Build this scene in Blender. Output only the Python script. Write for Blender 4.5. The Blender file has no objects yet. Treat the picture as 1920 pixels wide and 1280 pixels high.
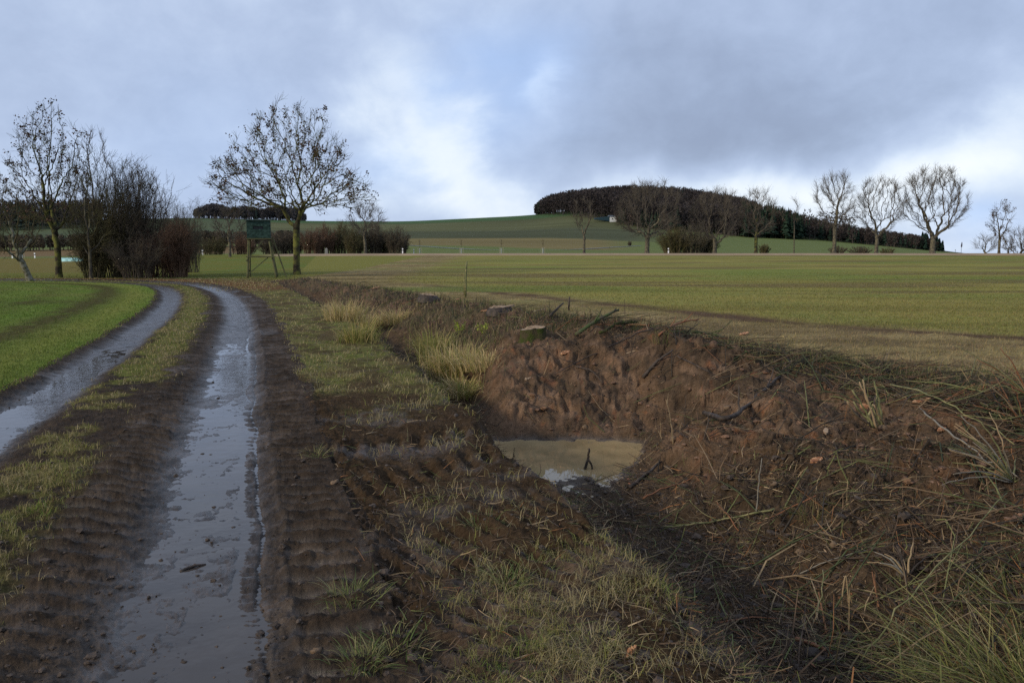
import bpy, math
import numpy as np
from math import radians as R
rng = np.random.default_rng(7)
C = bpy.context.scene.collection
scn = bpy.context.scene

# ------------------------------------------------------------------ camera
H = 1.65; PITCH = math.atan(165/1470.0); F = 1470.0
cam = bpy.data.cameras.new('camera'); cam.sensor_width = 36.0
cam.lens = 36.0*F/1920.0; cam.clip_start = 0.05; cam.clip_end = 20000
camo = bpy.data.objects.new('camera', cam); C.objects.link(camo)
camo.location = (0, 0, H); camo.rotation_euler = (math.pi/2-PITCH, 0, 0)
scn.camera = camo
cP, sP = math.cos(PITCH), math.sin(PITCH)
def ray(px, py):
    u = (np.asarray(px, float)-960)/F; v = (np.asarray(py, float)-640)/F
    return u, cP-v*sP, -(sP+v*cP)
def at_z(px, py, z=0.0):
    dx, dy, dz = ray(px, py); t = (z-H)/dz
    return dx*t, dy*t
def at_Y(px, py, Y):
    dx, dy, dz = ray(px, py); t = Y/dy
    return dx*t, H+dz*t

# ------------------------------------------------------------------ world, sun, exposure
SUN_EL, SUN_AZ = R(24), R(-118)           # azimuth measured from +Y towards +X: low sun on the left, a little behind
world = bpy.data.worlds.new("World"); scn.world = world; world.use_nodes = True
def build_sky():
    nt = world.node_tree; N = nt.nodes; L = nt.links; N.clear()
    def nd(t, **k):
        n = N.new(t)
        for a, b in k.items(): setattr(n, a, b)
        return n
    def put(sock, v):
        if hasattr(v, 'is_linked') or hasattr(v, 'links'): L.new(v, sock)
        else: sock.default_value = v
    def m(op, a, b=None, c=None, clamp=False):
        n = nd('ShaderNodeMath', operation=op, use_clamp=clamp); put(n.inputs[0], a)
        if b is not None: put(n.inputs[1], b)
        if c is not None: put(n.inputs[2], c)
        return n.outputs[0]
    tc = nd('ShaderNodeTexCoord'); sep = nd('ShaderNodeSeparateXYZ'); L.new(tc.outputs['Generated'], sep.inputs[0])
    x, y, z = sep.outputs
    # cloud sheet coordinates: where the ray meets a layer overhead
    zz = m('ADD', m('MAXIMUM', z, 0.0), 0.16)
    comb = nd('ShaderNodeCombineXYZ'); L.new(m('DIVIDE', x, zz), comb.inputs[0]); L.new(m('DIVIDE', y, zz), comb.inputs[1])
    def noise(vec, scale, detail, rough, dist=0.0, loc=(0, 0, 0), sc=(1, 1, 1)):
        mp = nd('ShaderNodeMapping'); L.new(vec, mp.inputs[0]); mp.inputs['Location'].default_value = loc; mp.inputs['Scale'].default_value = sc
        n = nd('ShaderNodeTexNoise'); L.new(mp.outputs[0], n.inputs['Vector'])
        n.inputs['Scale'].default_value = scale; n.inputs['Detail'].default_value = detail
        n.inputs['Roughness'].default_value = rough; n.inputs['Distortion'].default_value = dist
        return n.outputs['Fac']
    g = tc.outputs['Generated']
    n1 = noise(comb.outputs[0], 1.3, 6, .52, .3, (3.1, 1.7, 0))
    n2 = noise(g, 5.0, 7, .55, .35, (5, 2, 1), (1, 1, 1.6))
    n3 = noise(g, 3.0, 4, .5, .2, (9, 2, 4))
    n4 = noise(g, 14.0, 6, .6, .2, (1, 7, 3), (1, 1, 1.3))
    ya = m('MAXIMUM', m('ABSOLUTE', y), 0.08)
    u0 = m('DIVIDE', x, ya); w0 = m('DIVIDE', z, ya)
    u = m('ADD', u0, m('MULTIPLY', m('SUBTRACT', n2, .5), .26)); w = m('ADD', w0, m('MULTIPLY', m('SUBTRACT', n3, .5), .22))
    def spot(px, py, sx, sy, rot, amp):
        dx, dy, dz = ray(px, py); cu, cw = float(dx/dy), float(dz/dy)
        a = m('SUBTRACT', u, cu); b = m('SUBTRACT', w, cw); ca, sa = math.cos(rot), math.sin(rot)
        p = m('DIVIDE', m('ADD', m('MULTIPLY', a, ca), m('MULTIPLY', b, sa)), sx/F)
        q = m('DIVIDE', m('SUBTRACT', m('MULTIPLY', b, ca), m('MULTIPLY', a, sa)), sy/F)
        e = m('POWER', 2.71828, m('MULTIPLY', m('ADD', m('MULTIPLY', p, p), m('MULTIPLY', q, q)), -1.0))
        return m('MULTIPLY', e, amp)
    v = 0.47
    for s in SPOTS: v = m('ADD', spot(*s), v)
    v = m('ADD', v, m('MULTIPLY', m('SUBTRACT', n1, .5), .22))
    v = m('ADD', v, m('MULTIPLY', m('SUBTRACT', n2, .5), .30))
    v = m('ADD', v, m('MULTIPLY', m('SUBTRACT', n4, .5), .42))
    cr = nd('ShaderNodeValToRGB'); L.new(v, cr.inputs[0]); e = cr.color_ramp; e.interpolation = 'B_SPLINE'
    stops = [(0.0, (.245, .30, .43)), (.25, (.33, .41, .575)), (.5, (.42, .51, .70)), (.72, (.58, .68, .83)), (1.0, (.86, .90, .93))]
    e.elements[0].position = 0; e.elements[0].color = (*stops[0][1], 1); e.elements[1].position = 1; e.elements[1].color = (*stops[-1][1], 1)
    for p_, c_ in stops[1:-1]: k = e.elements.new(p_); k.color = (*c_, 1)
    bl = 0.0
    for s in BLUES: bl = m('ADD', spot(*s), bl)
    mb = nd('ShaderNodeMix', data_type='RGBA'); L.new(m('MULTIPLY', bl, m('ADD', n2, .35), clamp=True), mb.inputs[0])
    L.new(cr.outputs[0], mb.inputs[6]); mb.inputs[7].default_value = (.34, .53, .90, 1)
    sky = nd('ShaderNodeTexSky', sky_type='NISHITA'); sky.sun_disc = False
    sky.sun_elevation = SUN_EL; sky.sun_rotation = SUN_AZ
    bgs = nd('ShaderNodeBackground'); L.new(sky.outputs[0], bgs.inputs[0]); bgs.inputs[1].default_value = .10
    bgc = nd('ShaderNodeBackground'); L.new(mb.outputs[2], bgc.inputs[0]); bgc.inputs[1].default_value = SKYK
    mx = nd('ShaderNodeMixShader'); mx.inputs[0].default_value = .92
    L.new(bgs.outputs[0], mx.inputs[1]); L.new(bgc.outputs[0], mx.inputs[2])
    out = nd('ShaderNodeOutputWorld'); L.new(mx.outputs[0], out.inputs[0])
SKYK = 1.22
# cloud masses: direction of the centre (given as seen from the track), half sizes, tilt, brightness change
SPOTS = [(1330, 190, 380, 110, -.12, -.34), (1230, 290, 330, 60, .10, -.24), (1750, 60, 260, 120, .0, -.16), (1000, 210, 150, 120, .3, .04),
         (100, 60, 330, 120, 0, -.05), (330, 300, 260, 140, 0, .0), (60, 330, 150, 90, 0, .16),
         (700, 170, 70, 130, .5, .20), (830, 230, 70, 130, .5, .36), (900, 330, 160, 60, -.35, .30), (1000, 185, 36, 55, 0, .34),
         (1450, 345, 330, 45, .05, .42), (1680, 330, 240, 100, .35, .32), (1880, 210, 130, 60, .3, .20), (1850, 290, 120, 60, 0, .22), (1850, 430, 200, 40, 0, .18),
         (850, 390, 260, 40, 0, .18), (1920, 60, 160, 60, 0, -.10), (900, 30, 300, 60, 0, .02)]
BLUES = [(950, 150, 130, 110, .4, .55), (330, 260, 260, 160, 0, .20), (760, 330, 100, 60, 0, .25), (1840, 400, 90, 30, 0, .5)]
build_sky()
sl = bpy.data.lights.new('sun', 'SUN'); sl.energy = 2.8; sl.angle = R(8); sl.color = (1.0, .88, .69)
so = bpy.data.objects.new('sun', sl); C.objects.link(so)
so.rotation_euler = (math.pi/2-SUN_EL, 0, math.pi-SUN_AZ)
# lamp points along -Z: from the sun's azimuth towards the scene
so.location = (-30, -20, 30)
scn.view_settings.view_transform = 'Standard'; scn.view_settings.look = 'None'
scn.view_settings.gamma = 1; scn.view_settings.exposure = 0.0
scn.render.engine = 'CYCLES'
scn.cycles.max_bounces = 5; scn.cycles.transparent_max_bounces = 8
try: scn.cycles.use_denoising = False
except Exception: pass

# ------------------------------------------------------------------ helpers: noise, meshes, materials
def vnoise(x, y, seed=0):
    g = np.random.default_rng(seed+100).random((256, 256))
    x = np.asarray(x, float); y = np.asarray(y, float)
    xi = np.floor(x).astype(np.int64); yi = np.floor(y).astype(np.int64); fx = x-xi; fy = y-yi
    fx = fx*fx*(3-2*fx); fy = fy*fy*(3-2*fy)
    a = g[xi & 255, yi & 255]; b = g[(xi+1) & 255, yi & 255]; c = g[xi & 255, (yi+1) & 255]; d = g[(xi+1) & 255, (yi+1) & 255]
    return (a*(1-fx)+b*fx)*(1-fy)+(c*(1-fx)+d*fx)*fy
def fbm(x, y, seed=0, octv=4, gain=.5):
    s = 0; a = 1; t = 0; ca, sa = .8, .6
    for i in range(octv):
        s = s+a*(vnoise(x, y, seed+i)-.5); t += a; a *= gain
        x, y = (x*ca-y*sa)*2.03+17.3, (x*sa+y*ca)*2.03+5.1
    return s/t*2           # about -1..1
def sstep(a, b, x):
    t = np.clip((np.asarray(x, float)-a)/(b-a), 0, 1); return t*t*(3-2*t)
def box01(x, a, b, w): return sstep(a-w, a+w, x)*(1-sstep(b-w, b+w, x))
def mesh_np(name, V, faces, mat=None, parent=None, attrs=None, smooth=True, loc=None):
    """faces: list of int arrays (n,3) or (n,4)"""
    me = bpy.data.meshes.new(name); V = np.asarray(V, np.float32)
    fs = [np.asarray(f, np.int32) for f in faces if len(f)]
    me.vertices.add(len(V)); me.vertices.foreach_set('co', V.ravel())
    loops = np.concatenate([f.ravel() for f in fs]); tot = np.concatenate([np.full(len(f), f.shape[1], np.int32) for f in fs])
    start = np.concatenate([[0], np.cumsum(tot)[:-1]]).astype(np.int32)
    me.loops.add(len(loops)); me.loops.foreach_set('vertex_index', loops)
    me.polygons.add(len(tot)); me.polygons.foreach_set('loop_start', start)
    try: me.polygons.foreach_set('loop_total', tot)
    except Exception: pass
    me.polygons.foreach_set('use_smooth', np.full(len(tot), smooth, bool))
    if attrs:
        for k, a in attrs.items():
            a = np.asarray(a, np.float32)
            if a.ndim == 2:
                at = me.attributes.new(k, 'FLOAT_COLOR', 'POINT')
                at.data.foreach_set('color', np.concatenate([a, np.ones((len(a), 1), np.float32)], 1).ravel())
            else:
                at = me.attributes.new(k, 'FLOAT', 'POINT'); at.data.foreach_set('value', a)
    me.update(calc_edges=True)
    o = bpy.data.objects.new(name, me); C.objects.link(o)
    if mat: me.materials.append(mat)
    if parent: o.parent = parent
    return o
def tag(o, label=None, cat=None, group=None, kind=None):
    if label: o['label'] = label
    if cat: o['category'] = cat
    if group: o['group'] = group
    if kind: o['kind'] = kind
    return o
def empty(name, loc, label, cat, group=None):
    o = bpy.data.objects.new(name, None); C.objects.link(o); o.location = loc; o.empty_display_size = .2
    return tag(o, label, cat, group)
def mat(name, base=None, attr=None, rough=.8, spec=.3, nscale=20, namp=.35, bump=.0, bscale=60, c2=None, trans=0, metal=0):
    M = bpy.data.materials.new(name); M.use_nodes = True; nt = M.node_tree; N = nt.nodes; L = nt.links
    b = N['Principled BSDF']; b.inputs['Roughness'].default_value = rough; b.inputs['Specular IOR Level'].default_value = spec
    b.inputs['Metallic'].default_value = metal
    tc = N.new('ShaderNodeTexCoord')
    n = N.new('ShaderNodeTexNoise'); n.inputs['Scale'].default_value = nscale; n.inputs['Detail'].default_value = 4; L.new(tc.outputs['Object'], n.inputs['Vector'])
    if attr:
        a = N.new('ShaderNodeAttribute'); a.attribute_name = attr; src = a.outputs['Color']
    else:
        mx0 = N.new('ShaderNodeMix'); mx0.data_type = 'RGBA'; mx0.inputs[6].default_value = (*base, 1)
        mx0.inputs[7].default_value = (*(c2 or base), 1)
        cr = N.new('ShaderNodeValToRGB'); cr.color_ramp.elements[0].position = .42; cr.color_ramp.elements[1].position = .6
        L.new(n.outputs['Fac'], cr.inputs[0]); L.new(cr.outputs[0], mx0.inputs[0]); src = mx0.outputs[2]
    mr = N.new('ShaderNodeMapRange'); mr.inputs['From Min'].default_value = .3; mr.inputs['From Max'].default_value = .7
    mr.inputs['To Min'].default_value = 1-namp; mr.inputs['To Max'].default_value = 1+namp; L.new(n.outputs['Fac'], mr.inputs[0])
    vm = N.new('ShaderNodeVectorMath'); vm.operation = 'SCALE'; L.new(src, vm.inputs[0]); L.new(mr.outputs[0], vm.inputs['Scale'])
    L.new(vm.outputs[0], b.inputs['Base Color'])
    if bump:
        n2 = N.new('ShaderNodeTexNoise'); n2.inputs['Scale'].default_value = bscale; n2.inputs['Detail'].default_value = 5; L.new(tc.outputs['Object'], n2.inputs['Vector'])
        bp = N.new('ShaderNodeBump'); bp.inputs['Strength'].default_value = bump; bp.inputs['Distance'].default_value = .02
        L.new(n2.outputs['Fac'], bp.inputs['Height']); L.new(bp.outputs[0], b.inputs['Normal'])
    if trans:
        tr = N.new('ShaderNodeBsdfTranslucent'); L.new(vm.outputs[0], tr.inputs[0])
        ms = N.new('ShaderNodeMixShader'); ms.inputs[0].default_value = trans
        L.new(b.outputs[0], ms.inputs[1]); L.new(tr.outputs[0], ms.inputs[2]); L.new(ms.outputs[0], N['Material Output'].inputs[0])
    return M

# ------------------------------------------------------------------ the lie of the land
def chaikin(P, n=2):
    for _ in range(n):
        Q = [P[0]]
        for a, b in zip(P[:-1], P[1:]): Q += [a*.75+b*.25, a*.25+b*.75]
        Q.append(P[-1]); P = np.array(Q)
    return P
_rp = [(1.6, -6.0), (-.35, 0.0)]+[tuple(map(float, at_z(*p))) for p in
      [(335, 1280), (358, 1130), (378, 1000), (400, 850), (419, 750), (433, 690), (445, 630), (447, 590), (438, 565), (420, 548), (385, 536), (330, 530), (230, 526), (80, 524), (-300, 523), (-900, 522)]]
RUT = chaikin(np.array(_rp), 3)
RS = np.concatenate([[0], np.cumsum(np.hypot(*np.diff(RUT, axis=0).T))])
def track_ts(X, Y):
    """signed distance t from the right-hand rut (positive on its right) and arc length s"""
    X = np.asarray(X, float); Y = np.asarray(Y, float)
    best = np.full(X.shape, 1e9); T = np.full(X.shape, 1e3); S = np.zeros(X.shape)
    for i in range(len(RUT)-1):
        ax, ay = RUT[i]; bx, by = RUT[i+1]; dx, dy = bx-ax, by-ay; l2 = dx*dx+dy*dy; l = math.sqrt(l2)
        k = np.clip(((X-ax)*dx+(Y-ay)*dy)/l2, 0, 1); ex = X-ax-k*dx; ey = Y-ay-k*dy; d2 = ex*ex+ey*ey
        mk = d2 < best; sg = np.where(dx*ey-dy*ex > 0, -1.0, 1.0)
        best = np.where(mk, d2, best); T = np.where(mk, sg*np.sqrt(d2), T); S = np.where(mk, RS[i]+k*l, S)
    return T, S
DY  = [0,    2,    3,    4,    5.3,  6.2,  7,    8.3,  9.3, 10.1, 10.5, 10.9, 11.5, 12.5, 14,   18,   24,   34,   42, 50]
XE  = [1.4, 1.05,  .78,  .66,  .25,  .0,  -.2,  -.55, -.85,-1.1, -1.2,-1.3,-1.5,-1.85,-2.35,-3.7, -5.9, -9.4, -12.5, -16]
XF1 = [2.6,  2.1,  1.75, 1.45, .95,  .62,  .36, .0,  -.12,-.3, -.42, -.60, -.85,-1.2,-1.75,-3.1, -5.3, -8.9, -12, -15.5]
XF2 = [3.2,  2.9,  2.6,  2.45, 2.1,  1.75, 1.3,  1.0,  1.4, 1.75, .9,  .05, -.5, -.95,-1.4,-2.75,-5.0, -8.7, -11.9, -15.4]
XC  = [6.5,  6.4,  6.3,  6.3,  6.4,  6.3,  6.1,  5.8,  5.4, 4.95,4.7, 4.3, 3.95, 3.2,  1.6,-.0,  -2.7, -6.9, -10.5, -14]
ZF  = [-.7, -.72, -.75, -.76, -.75, -.73, -.72, -.795,-.90,-.84,-.76,-.68,-.60,-.55,-.48,-.38, -.32, -.2, -.05, 0]
ZC  = [.05, .05,  .05,  .05,  .05,  .05,  .08,  .12, .14, .18, .24, .30, .34, .34,  .26, .22,  .20,  .14, .08, 0]
WATER_Z = -.80
def di(tab, Y): return np.interp(Y, DY, tab)
TCOL = [-900, -300, 0, 200, 380, 580, 760, 1000, 1080, 1190, 1300, 1400, 1500, 1600, 1760, 1920, 2400, 3000]
TY = [45, 75, 100, 135, 150, 162]
TZ = np.array([  # heights of field and road, per column
 [0, 0, 0, .0, .0, .0, .0, .0, .0, .0, .0, .0, .0, .0, .0, .0, .0, .0],
 [0, 0, 0, .02, .08, .2, .3, .35, .35, .35, .35, .35, .35, .35, .35, .35, .35, .35],
 [.1, .1, .1, .25, .4, .65, .75, .8, .8, .8, .8, .8, .8, .8, .8, .8, .8, .8],
 [.35, .4, .5, .75, 1.1, 1.3, 1.36, 1.4, 1.4, 1.4, 1.4, 1.4, 1.4, 1.4, 1.4, 1.4, 1.4, 1.4],
 [.45, .5, .6, .9, 1.3, 1.5, 1.55, 1.58, 1.58, 1.58, 1.58, 1.58, 1.58, 1.58, 1.58, 1.58, 1.58, 1.58],
 [.4, .5, .6, .9, 1.2, 1.4, 1.45, 1.5, 1.5, 1.5, 1.5, 1.45, 1.4, 1.35, 1.2, 1.1, 1.0, 1.0]])
TR = [(250, [478, 478, 478, 475, 471, 470, 470, 469, 469, 469, 469, 469, 470, 471, 475, 482, 486, 486]),   # picture rows of the far slopes, turned into heights
      (400, [462, 462, 461, 458, 452, 454, 452, 452, 452, 454, 455, 457, 458, 462, 473, 484, 488, 488]),
      (600, [440, 440, 440, 432, 428, 432, 434, 430, 424, 429, 436, 446, 450, 458, 472, 486, 490, 490]),
      (800, [420, 420, 420, 415, 409, 414, 415, 403, 392, 383, 391, 410, 424, 442, 470, 487, 491, 491]),
      (1000, [410, 410, 410, 412, 408, 416, 418, 407, 398, 392, 399, 417, 428, 446, 471, 488, 492, 492]),
      (1600, [440, 440, 440, 440, 440, 440, 440, 440, 440, 440, 440, 440, 445, 455, 472, 488, 490, 490]),
      (4500, [470, 470, 470, 470, 470, 470, 470, 470, 470, 470, 470, 470, 470, 470, 472, 482, 482, 482])]
_ty = list(TY); _tz = [r for r in TZ]
for Yk, rows in TR:
    _ty.append(Yk); _tz.append(np.array([at_Y(960, r, Yk)[1] for r in rows]))
_ty = np.array(_ty, float); _tz = np.array(_tz)
_cols = (np.array(TCOL, float)-960)/F
def macro(X, Y):
    X = np.asarray(X, float); Y = np.asarray(Y, float); s = X/np.maximum(Y, .1)
    lo = np.log(np.clip(Y, 1, None)); ly = np.log(_ty)
    fine = np.linspace(ly[0], ly[-1], 160)
    key = ('m',)
    if key not in _cache:
        colf = np.linspace(_cols[0], _cols[-1], 400)
        T = np.array([np.interp(colf, _cols, r) for r in _tz])          # rows x 400
        T = np.array([np.interp(fine, ly, T[:, j]) for j in range(400)]).T
        for _ in range(3):
            T[:, 1:-1] = (T[:, :-2]+2*T[:, 1:-1]+T[:, 2:])/4; T[:, 2:-2] = (T[:, :-4]+T[:, 1:-3]+T[:, 2:-2]+T[:, 3:-1]+T[:, 4:])/5
        for _ in range(2): T[45:-1] = (T[44:-2]+2*T[45:-1]+T[46:])/4
        _cache[key] = T
    T = _cache[key]
    fj = np.clip((s-_cols[0])/(_cols[-1]-_cols[0])*399, 0, 398.999); fi = np.clip((lo-fine[0])/(fine[-1]-fine[0])*159, 0, 158.999)
    i = fi.astype(int); j = fj.astype(int); a = fi-i; b = fj-j
    return (T[i, j]*(1-a)+T[i+1, j]*a)*(1-b)+(T[i, j+1]*(1-a)+T[i+1, j+1]*a)*b
_cache = {}
def lugs(s, t, period, skew):            # the ribs a tractor tyre leaves
    ph = (s+skew*t)/period; w = np.abs((ph-np.floor(ph))*2-1)
    return sstep(.25, .75, w)
def zones(X, Y):
    """everything known about a ground point: height, colour, wetness, grass"""
    X = np.asarray(X, float); Y = np.asarray(Y, float)
    t, s = track_ts(X, Y); t = np.where(Y > 75, 1e3, t)
    near = 1-sstep(45, 60, Y)
    xe, x1, x2, xc, zf, zc = (di(k, Y) for k in (XE, XF1, XF2, XC, ZF, ZC))
    jig = .20*fbm(X*1.1, Y*1.1, 3)+.07*fbm(X*4, Y*4, 8)
    zc = zc-.24*sstep(2.0, 3.6, X)*(1-sstep(13, 16, Y))
    Xd = X+jig*sstep(0, 12, Y+4)
    a1 = np.clip((Xd-xe)/np.maximum(x1-xe, .05), 0, 1); a2 = np.clip((Xd-x2)/np.maximum(xc-x2, .05), 0, 1)
    a3 = np.clip((Xd-xc)/1.6, 0, 1)
    up = a2*(1.9-.9*a2)
    pit = box01(Y, 10.0, 14.5, .5)*box01(X, -.9, 3.6, .5)
    up = up*(1-pit)+pit*(1-(1-a2)**2.3)
    up = np.clip(up, 0, 1)
    zd = np.where(Xd < x1, zf*sstep(0, 1, a1**.85), np.where(Xd < xc, zf+(zc-zf)*up, zc*(1-sstep(0, 1, a3))))
    zd = zd*(1-sstep(42, 50, Y))
    wf = sstep(-.7, .1, X)*(1-sstep(1.7, 2.9, X))*sstep(9.6, 10.3, Y)*(1-sstep(13.2, 14.4, Y))
    zp = -.83+1.17*np.clip((Y+.45*fbm(X*1.7, Y*.7, 57, 4)-10.1)/3.2, 0, 1)**.9; zd = zd*(1-wf)+zp*wf
    q = Xd-xc                                                    # metres beyond the crest
    inditch = (Xd > xe) & (q < 1.3) & (Y < 49)
    bank = np.maximum(sstep(.0, .15, a2), wf*sstep(10.2, 10.7, Y))*(1-sstep(.2, 1.2, q))*((Xd > x2) | (wf > .3))*(1-sstep(46, 49, Y))   # right-hand bank
    cr = np.exp(-((q+.5)/.9)**2)*(1-sstep(44, 49, Y))
    lump = fbm(X*1.3, Y*1.3, 21, 4); lump2 = fbm(X*5, Y*5, 31, 4, .6); lump3 = fbm(X*16, Y*16, 41, 3, .6); rd2 = 1-2*np.abs(fbm(X*4.5, Y*4.5, 55, 4, .6))
    rid = 1-np.abs(fbm(X*2.2, Y*2.2, 51, 3))*2
    z = macro(X, Y)*sstep(40, 60, Y)+zd
    z = z+bank*(lump*.15+lump2*.062+lump3*.034+.04*rid+.01*rd2)+cr*(.10*lump+.06)+np.where((Xd > x1-.3) & (q < 0) & (Y < 47), .03*lump+.035*lump2, 0)
    for mx_, my_, sx_, sy_, mh in ((3.15, 9.0, .55, .8, .30), (2.55, 7.6, .5, .5, .16), (1.9, 12.3, .9, .5, .15), (3.9, 10.6, .8, .5, .04), (2.0, 8.6, .35, .7, .22), (4.6, 8.2, .9, .6, .06), (.7, 12.4, .8, .5, .1)):
        z = z+mh*np.exp(-((X-mx_)/sx_)**2-((Y-my_)/sy_)**2)
    floor_ = (Xd > x1-.2) & (Xd < x2+.2)
    # ---- the track
    wob = .06*fbm(X*1.1, Y*1.1, 61)
    tr = t+wob
    fade = 1-sstep(44, 62, s*0+Y)
    rutR = np.exp(-(np.abs(tr)/.40)**4); rutL = np.exp(-(np.abs(tr+2.0)/.36)**4)
    z = z-fade*(.055*rutR+.06*rutL)
    z = z+fade*.03*np.exp(-((tr-.95)/.22)**2)+fade*.02*np.exp(-((tr+2.55)/.15)**2)
    mid = box01(tr, -1.55, -.62, .08)
    z = z+fade*mid*.025
    mudz = box01(tr, -2.6, 1.1, .12)*fade
    mn = fbm(X*9, Y*9, 71, 4, .6)
    nearf = (1-sstep(9, 16, Y)); crumb = fbm(X*34, Y*34, 76, 3, .65)*nearf; nearf2 = 1-sstep(14, 26, Y)
    z = z+mudz*(.014*fbm(X*3, Y*3, 72)+.016*mn+.011*crumb)*(1-.55*rutR-.5*rutL)
    z = z+(rutR+rutL)*fade*(.014*fbm(X*2.0, Y*1.0, 75)+.010*mn+.006*crumb)
    lugR = box01(tr, .44, .80, .03)*fade*sstep(-.5, .2, fbm(s*.5, t, 5)+.35); lugL = box01(tr, -.86, -.42, .03)*(1-sstep(9, 13, Y))*fade*(.35+.65*sstep(3.4, 5, Y))
    lg = lugs(s, t, .19, .35)
    z = z+(lugR*.050+lugL*.042)*(lg-.55)*(1+.8*mn)
    fine = box01(tr, .22, .43, .012)*fade
    z = z+fine*.013*(lugs(s, t, .055, .25)-.5)-fade*.018*(np.exp(-((tr-.22)/.02)**2)+np.exp(-((tr-.33)/.014)**2))+fade*.014*np.exp(-((tr-.455)/.025)**2)
    fineL = box01(tr, -1.72, -1.5, .015)*fade
    z = z+fineL*.012*(lugs(s, t, .08, .3)-.5)
    # turning marks of a machine on the verge
    vg = (t > .9)*(Xd < xe+.6)
    cx, cy = 3.2, 2.4; rr = np.hypot(X-cx, Y-cy); th = np.arctan2(Y-cy, X-cx)
    arc = np.zeros_like(z)
    for r0 in (3.4, 4.05, 5.2, 6.0): arc = np.maximum(arc, np.exp(-((rr-r0)/.24)**4))
    z = z+vg*arc*(.045*(1+fbm(X*3, Y*3, 83))*(lugs(th*r0*.9, rr+.1*fbm(X*2, Y*2, 84), .21, .6)-.5)-.02)*(1-sstep(9, 12, Y))
    vmud = vg*(1-sstep(8, 11, Y))
    z = z+vmud*(.035*fbm(X*2.4, Y*2.4, 81, 4)+.018*fbm(X*8, Y*8, 82, 3))
    z = z+np.where(inditch | (t < 1.0), 0, near*.012*fbm(X*3, Y*3, 91))
    z = z+np.where(Xd > xe, .02*lump2*(1-sstep(30, 50, Y))*(q < 0), 0)
    z = z+np.where((Xd > xe) | (t > .9), .014*crumb, 0)*(1-pit*0)
    z = z+.22*sstep(127, 131, Y)*(1-sstep(139, 142, Y))
    # ---- colours: what each surface is made of
    n0 = fbm(X*.35, Y*.35, 101, 4); n1 = fbm(X*1.7, Y*1.7, 111, 4); n2 = fbm(X*7, Y*7, 121, 3, .6)
    hi = fbm(X*22, Y*22, 131, 2, .7)*(1-sstep(14, 25, Y))
    def c3(*c): return np.array(c)[None, :]
    def mixc(A, B, k): k = np.clip(k, 0, 1)[:, None]; return A*(1-k)+B*k
    shp = X.shape; Xf = X.ravel()
    f_ = lambda a: np.broadcast_to(np.asarray(a, float), shp).ravel()
    n0, n1, n2, hi = map(f_, (n0, n1, n2, hi)); tf, sf, qf, Yf, Xdf, xef = map(f_, (t+wob, s, q, Y, Xd, xe))
    MUD = c3(.034, .023, .015); MUD2 = c3(.062, .040, .023); CLAY = c3(.095, .058, .034); CLAY2 = c3(.190, .112, .064)
    GR = c3(.100, .150, .026); GR2 = c3(.135, .150, .038); DRY = c3(.20, .165, .070); OLV = c3(.165, .155, .040); LIT = c3(.072, .049, .030)
    col = np.repeat(OLV, len(Xf), 0)
    # crop field on the right
    qf0 = qf; qf = qf-np.interp(Yf, [8, 14.5, 19, 27, 44], [3.6, 2.6, .2, 0, -.6])*sstep(1, 4, qf)
    band = np.exp(-((qf-6.3-1.0*n0)/.8)**2)*sstep(-.5, .3, n1+.3)*(1-sstep(36, 46, Yf))
    dryf = 1-sstep(5.2, 8.2, qf+1.2*n0+.8*n1)
    fld = mixc(GR2*1.3, OLV*1.4, .70+.8*n0+.3*n1)
    fld = mixc(fld, mixc(np.repeat(DRY*1.35, len(Xf), 0), c3(.150, .115, .055), .4+1.1*n1+.6*n2), dryf*.95)
    fld = mixc(fld, c3(.095, .065, .035), np.clip(band*1.1, 0, 1))
    fld = mixc(fld, c3(.085, .062, .036), .45*sstep(.05, .5, n2+n1*.6)*(1-sstep(16, 38, Yf)))
    fld = mixc(fld, c3(.10, .075, .045), .35*np.exp(-((qf-2.6-.8*n0)/.5)**2)*sstep(-.2, .3, n1+.2)*(Yf < 40))
    rows_ = fbm(Xf*.10+Yf*.02, Yf*.55, 141, 3)
    fld = mixc(fld, OLV*.74, .45*sstep(-.1, .4, rows_)); fld = mixc(fld, c3(.10, .165, .03), .55*sstep(-.05, .45, fbm(Xf*.05, Yf*.16, 145, 4)))
    fld = mixc(fld, c3(.13, .105, .045), .75*sstep(.0, .35, fbm(Xf*.06+7, Yf*.3, 147, 4))); fld = fld*c3(1.04, .95, 1.05); qf = qf0
    col = mixc(col, fld, (qf > .0)*1.0)
    # meadow beyond the bend (left of the tree line)
    mead = mixc(c3(.14, .125, .03), c3(.10, .13, .03), .5+.8*n0)
    tt = np.where(Yf > 75, 1e3, tf)
    leftside = (Xf < -.225*Yf-3)*(tt > 0)*(Yf > 35)
    col = mixc(col, mead, leftside*1.0)
    brn = leftside*sstep(62, 72, Yf)*(1-sstep(-.5, -.38, Xf/Yf)); col = mixc(col, c3(.155, .115, .04), brn*.7)
    # verge between track and ditch
    vz = ((tt > .85) & (Xdf < xef+.25) & (Yf < 52))*1.0
    vcol = mixc(np.repeat(DRY, len(Xf), 0)*.8, GR2*.85, .45+1.1*n1); vcol = mixc(vcol, MUD2, .75*(1-sstep(-.25, .25, fbm(Xf*3.2, Yf*3.2, 165, 4, .6)+.25*n1))); vmudm = np.clip(1-sstep(7.5, 10.5, Yf+1.5*n1)+.5*sstep(.2, .5, n2), 0, 1)
    vcol = mixc(vcol, MUD2*.85, vmudm); vcol = mixc(vcol, c3(.10, .06, .035), .5*sstep(.1, .5, n1)*vmudm)
    redl = sstep(33, 38, Yf)*sstep(.7, 1.0, tt)*(1-sstep(1.5, 6.5, tt+2*n1))
    vcol = mixc(vcol, c3(.13, .055, .03), redl*.8)
    col = mixc(col, vcol, vz)
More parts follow.
